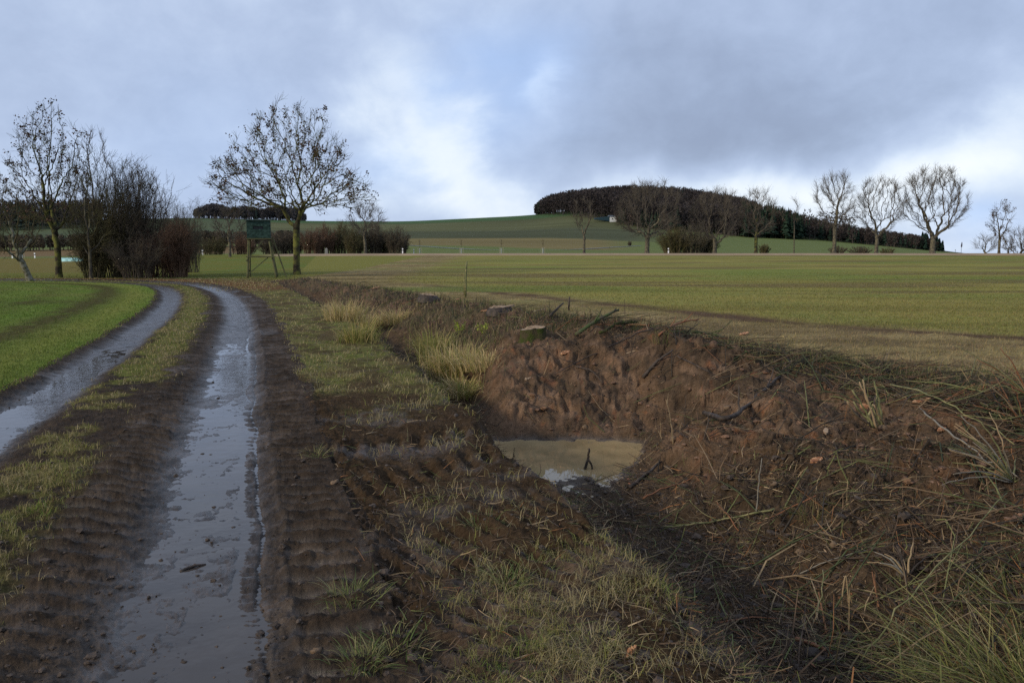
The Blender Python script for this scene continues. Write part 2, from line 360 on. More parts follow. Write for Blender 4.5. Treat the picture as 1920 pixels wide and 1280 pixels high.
    # left field
    lf = ((tt < -2.5))*1.0
    lcol = mixc(GR, GR2, .35+.9*n0+.3*n1)
    edge = np.exp(-((tt+3.35)/.45)**2); lcol = mixc(lcol, c3(.19, .19, .045), edge*.6)
    ln = 1.0*np.exp(-((tt+4.4+.4*n1)/.55)**2)+.5*np.exp(-((tt+6.4+.9*n1)/.4)**2)+.3*np.exp(-((tt+8.6+.5*n1)/.4)**2)+.6*np.exp(-((Yf-27-.3*Xf*0-n0)/1.2)**2)*sstep(-3.5, -6, tt)
    lcol = mixc(lcol, c3(.060, .050, .02), np.clip(ln, 0, 1)*sstep(-.6, .0, n1+.2)*.9)
    col = mixc(col, lcol, lf)
    # ditch and bank
    a2f, cf = f_(a2), f_(cr)
    dm = ((Xdf > xef+.1) & (qf < 1.0+.6*n1) & (Yf < 49))*1.0
    dcol = mixc(np.repeat(LIT, len(Xf), 0), MUD2, .5+.8*n1)
    clay = np.maximum(sstep(.03, .2, a2f), f_(wf)*sstep(10.0, 10.4, Yf))*(1-sstep(.55, 1.1, (Xf-3.2)/2.2+.4*n1))*(1-sstep(12.8, 14.2, Yf+.8*n1))*sstep(6.5, 8.5, Yf)
    clay = np.maximum(clay, .45*sstep(.1, .4, a2f)*sstep(-.2, .4, n1)*(Yf < 13))
    dcol = mixc(dcol, mixc(np.repeat(CLAY, len(Xf), 0), CLAY2, .35+1.2*n1), clay*.9*(.35+.65*box01(Xf+.5*n1, -1.6, 2.1, .5)*(1-sstep(.12, .3, f_(z)+.2*n1))))
    dcol = mixc(dcol, c3(.19, .07, .03), clay*sstep(.25, .6, n2+.4*n0)*.5)
    zc_ = f_(z); fcn = fbm(Xf*4, zc_*7+Yf*1.5, 171, 4, .6); dcol = mixc(dcol, LIT, clay*sstep(.05, .35, fcn)*.75); dcol = mixc(dcol, c3(.19, .12, .075), clay*sstep(.12, .4, -fcn)*.6)
    veg = sstep(12.3, 14.5, Yf+.8*n1)*sstep(0.05, .3, a2f); dcol = mixc(dcol, mixc(np.repeat(c3(.075, .065, .035), len(Xf), 0), c3(.12, .072, .048), .5+n1), veg)
    wetm = (1-sstep(-.82, -.73, f_(z)))*sstep(7.4, 8.2, Yf)*(Yf < 12); dcol = mixc(dcol, c3(.10, .075, .055), wetm)
    col = mixc(col, dcol, dm)
    # track
    tk = ((tt >= -2.62+.15*n1) & (tt < .98+.2*n1) & (Yf < 64))*1.0
    tcol = mixc(np.repeat(MUD, len(Xf), 0), MUD2, .35+.8*n1+.4*n2)
    gm = box01(tt+.28*n2+.2*n1, -1.5, -.85, .16); gd = np.interp(Yf, [0, 5.2, 6.3, 9, 11, 50], [.65, .6, .50, .55, .95, .95])
    gm = gm*sstep(.5, .75, gd+.45*n1+.25*n2)
    nearL = box01(tt+.3*n2, -1.9, -.95, .2)*(1-sstep(4.2, 6.6, Yf+.8*n1))*sstep(-.1, .4, n1+.4*n2+.05)
    gm = np.maximum(gm, nearL*.5)
    tcol = mixc(tcol, mixc(np.repeat(GR2*.8, len(Xf), 0), DRY*.7, .3+n1), gm*.85)
    col = mixc(col, tcol, tk)
    tmask = tk
    rR, rL = f_(rutR), f_(rutL)
    wet = tk*np.clip(.12+.80*np.maximum(rR, rL)+.55*f_((lugR+lugL)*(1-lg))+.35*np.clip(n1+.5*n2, 0, 1)-gm*.5, 0, 1)
    wet = np.maximum(wet, .45*vz*vmudm*sstep(-.05, .4, n1+.4*n2)); wet = np.maximum(wet, dm*np.maximum(.06, wetm*.55)); wet = np.maximum(wet, dm*clay*.12)
    # far side of the road
    far = Yf > 140
    ssl = Xf/np.maximum(Yf, 1)
    fc = mixc(c3(.125, .145, .050), c3(.105, .13, .045), .5+n0)
    fn = fbm(Xf*.02, Yf*.02, 151, 3); fr = fbm(Xf*.012, Yf*.09, 155, 3)
    y1 = 300+60*sstep(-.1, .15, ssl)*-1+8*fn; y1 = np.where(ssl < -.14, 330, y1)
    fc = mixc(fc, c3(.155, .125, .055)*(1+.25*fr[:, None]), sstep(y1-6, y1+6, Yf)*sstep(-.25, -.1, ssl)*(1-sstep(.10, .17, ssl)))
    y2 = 430-40*sstep(.0, .2, ssl)+10*fn
    fc = mixc(fc, c3(.070, .076, .042)*(1+.3*fr[:, None]), sstep(y2-6, y2+6, Yf)*(1-sstep(.14, .22, ssl)))
    fc = mixc(fc, c3(.098, .102, .050)*(1+.3*fr[:, None]), sstep(560, 590, Yf+30*fn)*(1-sstep(.14, .22, ssl)))
    fc = mixc(fc, c3(.055, .095, .040), sstep(700, 730, Yf+40*ssl)*(1-sstep(.1, .2, ssl)))
    bl_ = (ssl < -.33)*sstep(170, 200, Yf); fc = mixc(fc, c3(.16, .10, .055), bl_*(1-sstep(290, 310, Yf))*.85)
    fc = mixc(fc, c3(.07, .09, .05), bl_*sstep(330, 380, Yf)*.8)
    dirt = sstep(600, 640, Yf)*sstep(.15, .2, ssl)*(1-sstep(.55, .6, ssl)); fc = mixc(fc, c3(.05, .035, .03), dirt*.8)
    col = np.where(far[:, None], fc, col)
    straw = (Yf > 128)*(Yf < 143)*sstep(-.33, -.28, ssl); col = mixc(col, c3(.31, .225, .145)*(1+.25*n0[:, None]), straw)
    col = col*(1+.28*n2[:, None]*(Yf[:, None] < 40)+.30*hi[:, None])
    col = np.clip(col, .004, .8)
    # grass density for the blades
    gl = lf*np.clip(1-.8*np.clip(ln, 0, 1), 0, 1); gf = (qf > .2)*(1-leftside)*(1-.9*band)*np.where(dryf > .5, .50, 1)*(1-vz)*(tt > 1)
    mot = sstep(-.25, .35, fbm(Xf*3.2, Yf*3.2, 165, 4, .6)+.25*n1)
    gv = vz*np.where(Yf > 8.5, .75*mot+.08, .0)+vz*(Yf <= 8.5)*np.interp(Yf+1.2*n1, [0, 4.3, 5.6, 7, 8.5], [.58, .45, .14, .16, .6])*(.08+.92*sstep(.0, .45, n1*.8+.3*n0+.7*fbm(Xf*4, Yf*4, 161, 4, .6)+.02))
    gv = gv*(1-redl)*np.where(Yf < 9, sstep(.9, 1.9, tt+.8*n2+.5*n1), 1)
    ge = dm*(Xdf < xef+.5)*np.interp(Yf, [0, 4, 6, 9, 12, 30], [.5, .3, .12, .1, .4, .5])*sstep(-.1, .3, n1)
    gb = dm*veg*.35*sstep(-.1, .3, n1)
    cl9 = sstep(-.45, .25, fbm(Xf*10, Yf*10, 181, 3)); gv = gv*cl9; gm = gm*np.where(Yf < 12, cl9, 1); ge = ge*cl9
    gfull = np.clip(np.maximum.reduce([gl, gf, gv, tk*gm, ge, gb, leftside*1.0]), 0, 1)
    cls = np.full(len(Xf), 4)
    cls[leftside > 0] = 6; cls[vz > 0] = 2; cls[dm > 0] = 3; cls[lf > 0] = 0; cls[tk > 0] = 1
    cls[Yf > 129] = 7; cls[far] = 5
    dryq = dryf
    return dict(z=z, col=col, wet=wet, grass=gfull, cls=cls, t=tt, s=sf, q=qf, dry=f_(np.where(vz+dm > 0, .6, np.where(lf > 0, .1, np.where(dryf > .4, .75, .35)))),
                bank=f_(bank), dm=dm, vz=vz, veg=veg, clay=clay, Xd=Xdf)
def gz(x, y):
    return float(zones(np.array([x]), np.array([y]))['z'].ravel()[0])

def ground_material():
    M = bpy.data.materials.new('soil_and_turf'); M.use_nodes = True; nt = M.node_tree; N = nt.nodes; L = nt.links
    b = N['Principled BSDF']
    a = N.new('ShaderNodeAttribute'); a.attribute_name = 'Col'; w = N.new('ShaderNodeAttribute'); w.attribute_name = 'wet'
    tc = N.new('ShaderNodeTexCoord')
    def noise(sc, d, r=.6):
        n = N.new('ShaderNodeTexNoise'); n.inputs['Scale'].default_value = sc; n.inputs['Detail'].default_value = d; n.inputs['Roughness'].default_value = r
        L.new(tc.outputs['Object'], n.inputs['Vector']); return n.outputs['Fac']
    def mr(src, a0, a1, b0, b1):
        n = N.new('ShaderNodeMapRange'); n.inputs[1].default_value = a0; n.inputs[2].default_value = a1; n.inputs[3].default_value = b0; n.inputs[4].default_value = b1
        L.new(src, n.inputs[0]); return n.outputs[0]
    def mm(op, x, y, clamp=False):
        n = N.new('ShaderNodeMath'); n.operation = op; n.use_clamp = clamp
        for i, v in enumerate((x, y)):
            if isinstance(v, (int, float)): n.inputs[i].default_value = v
            else: L.new(v, n.inputs[i])
        return n.outputs[0]
    nf = noise(45, 6, .7); nm = noise(6, 5); nv = noise(160, 3)
    var = mm('MULTIPLY', mr(nf, .3, .7, .55, 1.45), mr(nm, .3, .7, .8, 1.2))
    sc = N.new('ShaderNodeVectorMath'); sc.operation = 'SCALE'; L.new(a.outputs['Color'], sc.inputs[0]); L.new(var, sc.inputs['Scale'])
    dk = mm('SUBTRACT', 1.0, mm('MULTIPLY', w.outputs['Fac'], .35)); sc2 = N.new('ShaderNodeVectorMath'); sc2.operation = 'SCALE'
    L.new(sc.outputs[0], sc2.inputs[0]); L.new(dk, sc2.inputs['Scale']); L.new(sc2.outputs[0], b.inputs['Base Color'])
    wet = mm('MULTIPLY', w.outputs['Fac'], mr(nm, .35, .65, .75, 1.15), True)
    L.new(mr(wet, 0, .9, .95, .30), b.inputs['Roughness']); L.new(mr(wet, 0, .8, .02, .5), b.inputs['Specular IOR Level'])
    bp = N.new('ShaderNodeBump'); bp.inputs['Distance'].default_value = .03; L.new(mm('ADD', nf, mm('MULTIPLY', nv, .3)), bp.inputs['Height'])
    L.new(mr(wet, .25, .9, .75, .14), bp.inputs['Strength']); L.new(bp.outputs[0], b.inputs['Normal'])
    return M
M_ground = ground_material()

def build_ground():
    s = np.concatenate([np.linspace(-2.2, -.86, 40), np.arange(-.84, .84, .0015), np.linspace(.86, 2.2, 40)])
    Yr = [1.3]
    while Yr[-1] < 4500:
        y = Yr[-1]; r = .0055 if y < 45 else (.009 if y < 160 else .02)
        if y < 2.6: r = .012
        Yr.append(y*(1+r))
    Yr = np.array(Yr); ns, ny = len(s), len(Yr)
    X = (s[None, :]*Yr[:, None]).ravel(); Y = np.repeat(Yr, ns)
    out = {k: [] for k in ('z', 'col', 'wet', 'cls', 'bank')}
    for i in range(0, len(X), 200000):
        zz = zones(X[i:i+200000], Y[i:i+200000])
        for k in out: out[k].append(zz[k])
    z = np.concatenate(out['z']); col = np.concatenate(out['col']); wet = np.concatenate(out['wet']); cls = np.concatenate(out['cls'])
    bk = np.concatenate(out['bank']); V = np.stack([X, Y, z], 1)
    V[:, 1] += bk*(.07*fbm(X*2.5, z*4.5+3, 301, 3)+.05*fbm(X*7, z*11, 303, 3)+.03*fbm(X*20, z*28, 305, 3))*(1-sstep(14, 22, Y))
    V[:, 0] += bk*(.06*fbm(Y*7+X*3, z*11, 307, 3))*(1-sstep(14, 22, Y))
    ii = (np.arange(ny-1)[:, None]*ns+np.arange(ns-1)[None, :]).ravel()
    Q = np.stack([ii, ii+1, ii+ns+1, ii+ns], 1); qc = cls[ii]
    info = {0: 'green_field', 1: 'dirt_track', 2: 'grass_verge', 3: 'ditch_ground', 4: 'crop_field', 5: 'hills', 6: 'meadow', 7: 'dry_grass_strip'}
    for c, nm in info.items():
        f = Q[qc == c]
        if not len(f): continue
        used = np.zeros(len(V), bool); used[f.ravel()] = True; idx = np.cumsum(used)-1
        o = mesh_np(nm, V[used], [idx[f]], M_ground, attrs={'Col': col[used], 'wet': wet[used]})
        tag(o, kind='structure')
    # ground behind the viewer and far around
    for nm, x0, x1, y0, y1, zz in (('ground', -6000, 6000, -6000, 6000, -9.0), ('ground_behind', -60, 60, -80, 1.32, -.03)):
        o = mesh_np(nm, [(x0, y0, zz), (x1, y0, zz), (x1, y1, zz), (x0, y1, zz)], [np.array([[0, 1, 2, 3]])], M_ground,
                    attrs={'Col': np.tile([.09, .085, .04], (4, 1)), 'wet': np.zeros(4)}); tag(o, kind='structure')
build_ground()

# ------------------------------------------------------------------ standing water
def water_mat(name, base, rough=.02, bs=.03):
    M = bpy.data.materials.new(name); M.use_nodes = True; nt = M.node_tree; N = nt.nodes; L = nt.links; b = N['Principled BSDF']
    tc = N.new('ShaderNodeTexCoord'); n = N.new('ShaderNodeTexNoise'); n.inputs['Scale'].default_value = 2.0; n.inputs['Detail'].default_value = 4
    L.new(tc.outputs['Object'], n.inputs['Vector']); cr = N.new('ShaderNodeValToRGB')
    cr.color_ramp.elements[0].position = .35; cr.color_ramp.elements[1].position = .65
    cr.color_ramp.elements[0].color = (*[c*.8 for c in base], 1); cr.color_ramp.elements[1].color = (*[c*1.15 for c in base], 1)
    L.new(n.outputs['Fac'], cr.inputs[0]); L.new(cr.outputs[0], b.inputs['Base Color'])
    b.inputs['Roughness'].default_value = rough; b.inputs['IOR'].default_value = 1.34
    n2 = N.new('ShaderNodeTexNoise'); n2.inputs['Scale'].default_value = 9; n2.inputs['Detail'].default_value = 2; L.new(tc.outputs['Object'], n2.inputs['Vector'])
    bp = N.new('ShaderNodeBump'); bp.inputs['Strength'].default_value = bs; bp.inputs['Distance'].default_value = .01
    L.new(n2.outputs['Fac'], bp.inputs['Height']); L.new(bp.outputs[0], b.inputs['Normal'])
    return M
def build_water():
    n = 28; xs = np.linspace(-.9, 2.6, n); ys = np.linspace(7.2, 11.2, n); X, Y = np.meshgrid(xs, ys)
    V = np.stack([X.ravel(), Y.ravel(), np.full(n*n, WATER_Z)], 1); ii = (np.arange(n-1)[:, None]*n+np.arange(n-1)).ravel()
    o = mesh_np('puddle_water', V, [np.stack([ii, ii+1, ii+n+1, ii+n], 1)], water_mat('muddy_water', (.27, .195, .098)))
    tag(o, kind='structure')
    # shallow water in the two wheel ruts
    m = (RS > 4) & (RS < 62); P = RUT[m]; D = np.gradient(RUT, axis=0)[m]; D /= np.linalg.norm(D, axis=1)[:, None]; Nn = np.stack([D[:, 1], -D[:, 0]], 1)
    for off, lvl in ((0.0, -.0485), (-2.0, -.053)):
        a = P+Nn*(off-.5); b = P+Nn*(off+.42); k = len(P); drop = .03*sstep(13, 17, P[:, 1])+.004*sstep(5, 3.6, P[:, 1])*0
        V = np.concatenate([np.c_[a, lvl-drop], np.c_[b, lvl-drop]]); i = np.arange(k-1)
        o = mesh_np('rut_water', V, [np.stack([i, i+k, i+k+1, i+1], 1)], M_rut); tag(o, kind='structure')
M_rut = water_mat('rut_water', (.05, .042, .036), .05, .25)
build_water()
# ------------------------------------------------------------------ tubes and trees
def nrm(v): return v/np.maximum(np.linalg.norm(v, axis=-1, keepdims=True), 1e-9)
def tubes(P0, P1, R0, R1, D0=None, D1=None, k=4):
    P0 = np.asarray(P0, float); P1 = np.asarray(P1, float); n = len(P0)
    d = nrm(P1-P0); D0 = d if D0 is None else D0; D1 = d if D1 is None else D1
    def ring(P, D, Rr):
        ref = np.tile(np.array([.31, .77, .12]), (n, 1)); a = nrm(np.cross(D, ref)); b = np.cross(D, a)
        th = np.arange(k)*2*np.pi/k
        return P[:, None]+(a[:, None]*np.cos(th)[None, :, None]+b[:, None]*np.sin(th)[None, :, None])*np.asarray(Rr)[:, None, None]
    V = np.stack([ring(P0, D0, R0), ring(P1, D1, R1)], 1).reshape(-1, 3)
    base = (np.arange(n)*2*k)[:, None]; i = np.arange(k)[None, :]; j = (i+1) % k
    Fq = np.stack([base+i, base+j, base+k+j, base+k+i], -1).reshape(-1, 4)
    return V, Fq
def chain(pts, radii, k=6):
    pts = np.asarray(pts, float); radii = np.asarray(radii, float); D = nrm(np.gradient(pts, axis=0))
    return tubes(pts[:-1], pts[1:], radii[:-1], radii[1:], D[:-1], D[1:], k)
def chain_closed(pts, radii, k=7):
    pts = np.asarray(pts, float); radii = np.asarray(radii, float); n = len(pts); D = nrm(np.gradient(pts, axis=0))
    ref = np.tile(np.array([.31, .77, .12]), (n, 1)); a = nrm(np.cross(D, ref)); b = np.cross(D, a); th = np.arange(k)*2*np.pi/k
    V = (pts[:, None]+(a[:, None]*np.cos(th)[None, :, None]+b[:, None]*np.sin(th)[None, :, None])*radii[:, None, None]).reshape(-1, 3)
    i = np.arange(k); j = (i+1) % k
    Q = np.concatenate([np.stack([r*k+i, r*k+j, (r+1)*k+j, (r+1)*k+i], 1) for r in range(n-1)])
    V = np.concatenate([V, pts[:1], pts[-1:]]); c0 = n*k; T = np.concatenate([np.stack([np.full(k, c0), j, i], 1), np.stack([np.full(k, c0+1), (n-1)*k+i, (n-1)*k+j], 1)])
    return V, Q, T
class Pile:                               # collects geometry of ONE mesh
    def __init__(s): s.V = []; s.F = {3: [], 4: []}; s.n = 0; s.A = []
    def add(s, V, *Fs, col=None):
        for f in Fs:
            if len(f): s.F[f.shape[1]].append(np.asarray(f)+s.n)
        s.V.append(V); s.n += len(V)
        if col is not None: s.A.append(np.tile(np.asarray(col, float), (len(V), 1)) if np.ndim(col) == 1 else col)
        return s
    def box(s, cx, cy, cz, sx, sy, sz, rot=None, col=None):
        v = np.array([(x, y, z) for z in (-.5, .5) for y in (-.5, .5) for x in (-.5, .5)])*np.array([sx, sy, sz])
        if rot is not None: v = v@np.array(rot).T
        f = np.array([(0, 2, 3, 1), (4, 5, 7, 6), (0, 1, 5, 4), (2, 6, 7, 3), (0, 4, 6, 2), (1, 3, 7, 5)])
        return s.add(v+np.array([cx, cy, cz]), f, col=col)
    def beam(s, a, b, w, h=None, col=None):
        a = np.array(a, float); b = np.array(b, float); d = nrm(b-a); h = h or w
        ref = np.array([0, 0, 1.0]) if abs(d[2]) < .9 else np.array([0, 1.0, 0]); x = nrm(np.cross(d, ref)); y = np.cross(x, d)
        M = np.stack([x, d, y], 1); c = (a+b)/2
        return s.box(*c, w, np.linalg.norm(b-a), h, rot=M, col=col)
    def build(s, name, m, parent=None, smooth=True, attrs=None):
        A = attrs or {}
        if s.A: A['Col'] = np.concatenate(s.A)
        return mesh_np(name, np.concatenate(s.V), [np.concatenate(x) for x in s.F.values() if x], m, parent, A, smooth)

def colonize(start, env, natt, D, kill, infl, trunk_to, seed, trunk_dir=(0, 0, 1), forks=None, upbias=.12, maxit=160, jitter=.25, outb=.35):
    """space colonisation: env(rng, n) gives the crown's points; returns nodes and parents"""
    r = np.random.default_rng(seed); A = env(r, natt)
    P = [np.array(start, float)]; par = [-1]
    d = nrm(np.array(trunk_dir, float)); k = 0
    while np.dot(P[-1]-P[0], d) < trunk_to:
        P.append(P[-1]+d*D+r.normal(0, .04*D, 3)); par.append(len(P)-2); k += 1
    N = np.array(P); par = list(par)
    tree = list(N)
    bd = np.full(len(A), 1e9); bi = np.zeros(len(A), int)
    def upd(i0, nodes):
        for j in range(0, len(nodes), 64):
            nb = nodes[j:j+64]; dd = ((A[:, None]-nb[None])**2).sum(-1); m = dd.argmin(1); v = dd[np.arange(len(A)), m]
            k_ = v < bd; bd[k_] = v[k_]; bi[k_] = i0+j+m[k_]
    upd(0, np.array(tree)); 
    done = set()
    for it in range(maxit):
        if not len(A): break
        act = bd < infl*infl if it > 4 else bd < (infl*2.5)**2
        if not act.any(): act = bd < 1e8
        ids = bi[act]; dirs = nrm(A[act]-np.array(tree)[ids]); acc = np.zeros((len(tree), 3)); np.add.at(acc, ids, dirs)
        g = np.unique(ids); tg = np.array(tree)[g]; ow = nrm((tg-np.array([0, 0, trunk_to]))*[1, 1, .6]+1e-6); dv = nrm(nrm(acc[g])+r.normal(0, jitter, (len(g), 3))+np.array([0, 0, upbias])+outb*ow); new = np.array(tree)[g]+dv*D
        key = [(int(a), tuple(np.round(v, 1))) for a, v in zip(g, dv)]
        keep = [i for i, kk in enumerate(key) if kk not in done]
        for kk in key: done.add(kk)
        if not keep: break
        g = g[keep]; new = new[keep]; i0 = len(tree)
        tree += list(new); par += [int(a) for a in g]
        upd(i0, new)
        live = bd > kill*kill; A = A[live]; bd = bd[live]; bi = bi[live]
        if len(tree) > 9000: break
    return np.array(tree), np.array(par)
def radii_of(par, tip, expo, base=None):
    n = len(par); w = np.zeros(n); kids = np.zeros(n, int)
    for i in range(n-1, 0, -1):
        if kids[i] == 0: w[i] = tip**expo
        w[par[i]] += w[i]; kids[par[i]] += 1
    r = w**(1/expo)
    if base: r = tip+(r-tip)*(base-tip)/max(r[0]-tip, 1e-6)
    return r, kids
def ellenv(c, rad, skew=0.0, hollow=.0, zmin=-1, flat=1.0, prof=None):
    def f(r, n):
        v = nrm(r.normal(size=(n*4, 3))); k = r.random(n*4)**(1/3)*(1-hollow)+hollow*(r.random(n*4)**.3); k = np.minimum(k, 1); v = v*k[:, None]
        v = v[v[:, 2] > zmin]
        if prof is not None:
            lim = np.interp(v[:, 2], *prof); rr_ = np.hypot(v[:, 0], v[:, 1]); v = v[rr_ < lim]
        v = v[:n]; return np.array(c)+v*np.array(rad)
    return f
def make_tree(name, label, cat, base, env, natt, D, kill, infl, trunk_to, seed, tip, rbase, bark, twigs=2, twl=.5, leaves=0, leafsize=.1, leafmat=None,
              tdir=(0, 0, 1), group=None, upbias=.12, kcrown=3, lean=None, expo=2.3, jitter=.25, twigmat=None, sink=.15):
    root = empty(name, base, label, cat, group); r = np.random.default_rng(seed+1)
    P, par = colonize((0, 0, -sink), env, natt, D, kill, infl, trunk_to, seed, tdir, upbias=upbias, jitter=jitter)
    rad, kids = radii_of(par, tip, expo, rbase); n = len(P)
    flare = np.exp(-np.maximum(P[:, 2], 0)/.35); rad = np.where(P[:, 2] < 1.2, rad*(1+.35*flare), rad)
    dirs = nrm(P-P[np.maximum(par, 0)]); dirs[0] = nrm(np.array(tdir, float)); i = np.arange(1, n); p = par[1:]
    main = np.zeros(n, int)-1
    order = np.argsort(rad); main[par[order[order > 0]]] = order[order > 0]        # thickest child continues
    ism = main[p] == i; D0 = np.where(ism[:, None], dirs[p], dirs[i]); R0 = np.where(ism, rad[p], np.minimum(rad[p], rad[i]*1.35))
    big = (rad[i] > max(rbase*.36, tip*3)) | (i < 6)
    pt = Pile(); pt.add(*tubes(P[p][big], P[i][big], R0[big], rad[i][big], D0[big], dirs[i][big], 8)); pt.build('trunk', bark, root)
    pc = Pile(); sm = ~big; pc.add(*tubes(P[p][sm], P[i][sm], R0[sm], rad[i][sm], D0[sm], dirs[i][sm], kcrown))
    ends = np.where((rad < tip*2.2) & (np.arange(n) > 2) & (P[:, 2] > trunk_to*.8))[0]
    tips = P[ends]; td = dirs[ends]
    if twigs:
        for q in range(twigs):
            rad_ = nrm(tips-np.array([0, 0, trunk_to*1.3])); dv = nrm(td*.7+rad_*.6+r.normal(0, .5, td.shape)+np.array([0, 0, .15])); L = twl*r.uniform(.5, 1.2, (len(tips), 1)); m = tips+dv*L*.5+r.normal(0, .03, td.shape)*twl; e2 = m+nrm(dv+r.normal(0, .35, td.shape)+np.array([0, 0, .2]))*L*.5
            pc.add(*tubes(tips, m, np.full(len(tips), tip*.8), np.full(len(tips), tip*.6), k=3)); pc.add(*tubes(m, e2, np.full(len(tips), tip*.6), np.full(len(tips), tip*.35), k=3))
            if q == 0: tipe = e2
    crown = pc.build('crown', twigmat or bark, root)
    if leaves:
        src = np.concatenate([tips, tipe]) if twigs else tips
        ctr = src[r.integers(0, len(src), leaves//9)]; c = np.repeat(ctr, 9, 0); c = c+r.normal(0, leafsize*1.3, (len(c), 3))
        leafcloud('leaves', c, leafsize, r, leafmat, crown)
    return root
def leafcloud(name, c, size, r, m, parent, cols=None):
    n = len(c); a = nrm(r.normal(size=(n, 3))); b = nrm(np.cross(a, r.normal(size=(n, 3)))); s = size*r.uniform(.5, 1.2, (n, 1))
    V = np.stack([c-a*s, c+b*s*.6, c+a*s, c-b*s*.55+np.cross(a, b)*s*.3], 1).reshape(-1, 3)
    i = np.arange(n)*4; return mesh_np(name, V, [np.stack([i, i+1, i+2, i+3], 1)], m, parent, smooth=False)
def make_shrub(name, label, base, h, w, nstem, seed, m, tip=.012, rbase=.035, twig=4, cat='shrub', group=None, spread=.35, droop=0., d=None, basew=.35, leaves=0, leafmat=None, lsz=.06, minh=.55):
    root = empty(name, base, label, cat, group); r = np.random.default_rng(seed); d = d or w
    K = 8; n = nstem; ph = r.random(n)*2*np.pi; rr = np.sqrt(r.random(n))
    b0 = np.stack([np.cos(ph)*rr*w*.5*basew, np.sin(ph)*rr*d*.5*basew, np.full(n, -.1)], 1)
    top = np.stack([np.cos(ph)*rr*w*.5, np.sin(ph)*rr*d*.5, h*np.sqrt(np.clip(1-(rr*.86)**2, .1, 1))*r.uniform(minh, 1, n)], 1)+r.normal(0, .05*h, (n, 3))
    ts = np.linspace(0, 1, K)[None, :, None]; mid = (b0+top)/2+np.stack([-np.cos(ph)*rr*w*.06, -np.sin(ph)*rr*d*.06, np.full(n, .06*h)], 1)+r.normal(0, .03*h, (n, 3))
    P = (1-ts)**2*b0[:, None]+2*ts*(1-ts)*mid[:, None]+ts**2*top[:, None]+np.cumsum(r.normal(0, .012*h, (n, K, 3)), 1)*ts
    Rr = (rbase*r.uniform(.5, 1, n)[:, None]*(1-np.linspace(0, 1, K)[None, :])+tip)
    pl = Pile(); pl.add(*tubes(P[:, :-1].reshape(-1, 3), P[:, 1:].reshape(-1, 3), Rr[:, :-1].ravel(), Rr[:, 1:].ravel(), k=4)); stems = pl.build('stems', m, root)
    pc = Pile(); src = P[:, 2:].reshape(-1, 3); sd = nrm(P[:, 2:]-P[:, 1:-1]).reshape(-1, 3); rep = twig
    s2 = np.repeat(src, rep, 0)+r.normal(0, .02*h, (len(src)*rep, 3)); d2 = nrm(np.repeat(sd, rep, 0)+r.normal(0, spread*1.6, (len(s2), 3))+[0, 0, .1]); L = h*.13*r.uniform(.4, 1.3, (len(s2), 1))
    e = s2+d2*L; pc.add(*tubes(s2, e, np.full(len(s2), tip*.8), np.full(len(s2), tip*.5), k=3))
    f2 = s2+d2*L*.5; d3 = nrm(d2+r.normal(0, .7, d2.shape)); f3 = f2+d3*L*.7; pc.add(*tubes(f2, f3, np.full(len(s2), tip*.55), np.full(len(s2), tip*.35), k=3))
    cr = pc.build('twigs', m, root)
    if leaves: leafcloud('leaves', e[r.integers(0, len(e), leaves)]+r.normal(0, .1, (leaves, 3)), lsz, r, leafmat, cr)
    return root
def spot_at(px, Y):                       # where a thing at distance Y in picture column px stands
    x = float(at_Y(px, 475, Y)[0]); return (x, Y, gz(x, Y))
M_bark = mat('mossy_bark', (.050, .042, .030), c2=(.115, .115, .030), nscale=2.2, rough=.95, spec=.1, bump=.8, bscale=14)
M_bark2 = mat('grey_bark', (.075, .066, .052), c2=(.115, .100, .062), nscale=2.5, rough=.95, spec=.1, bump=.6, bscale=10)
M_twig = mat('grey_twigs', (.115, .098, .075), c2=(.085, .072, .058), nscale=1.5, rough=.95, spec=.05)
M_dark = mat('dark_bark', (.078, .062, .048), c2=(.095, .078, .052), nscale=1.5, rough=.95, spec=.1)
M_leaf = mat('dead_brown_leaves', (.060, .034, .020), c2=(.090, .048, .026), nscale=3, rough=.8, spec=.2)
M_red = mat('reddish_stems', (.145, .085, .055), c2=(.110, .072, .048), nscale=1.2, rough=.9, spec=.1)
M_olive = mat('olive_stems', (.100, .090, .040), c2=(.080, .064, .036), nscale=1.2, rough=.9, spec=.1)
M_birch = mat('pale_birch_bark', (.20, .19, .14), c2=(.06, .055, .03), nscale=5, rough=.9, spec=.1)

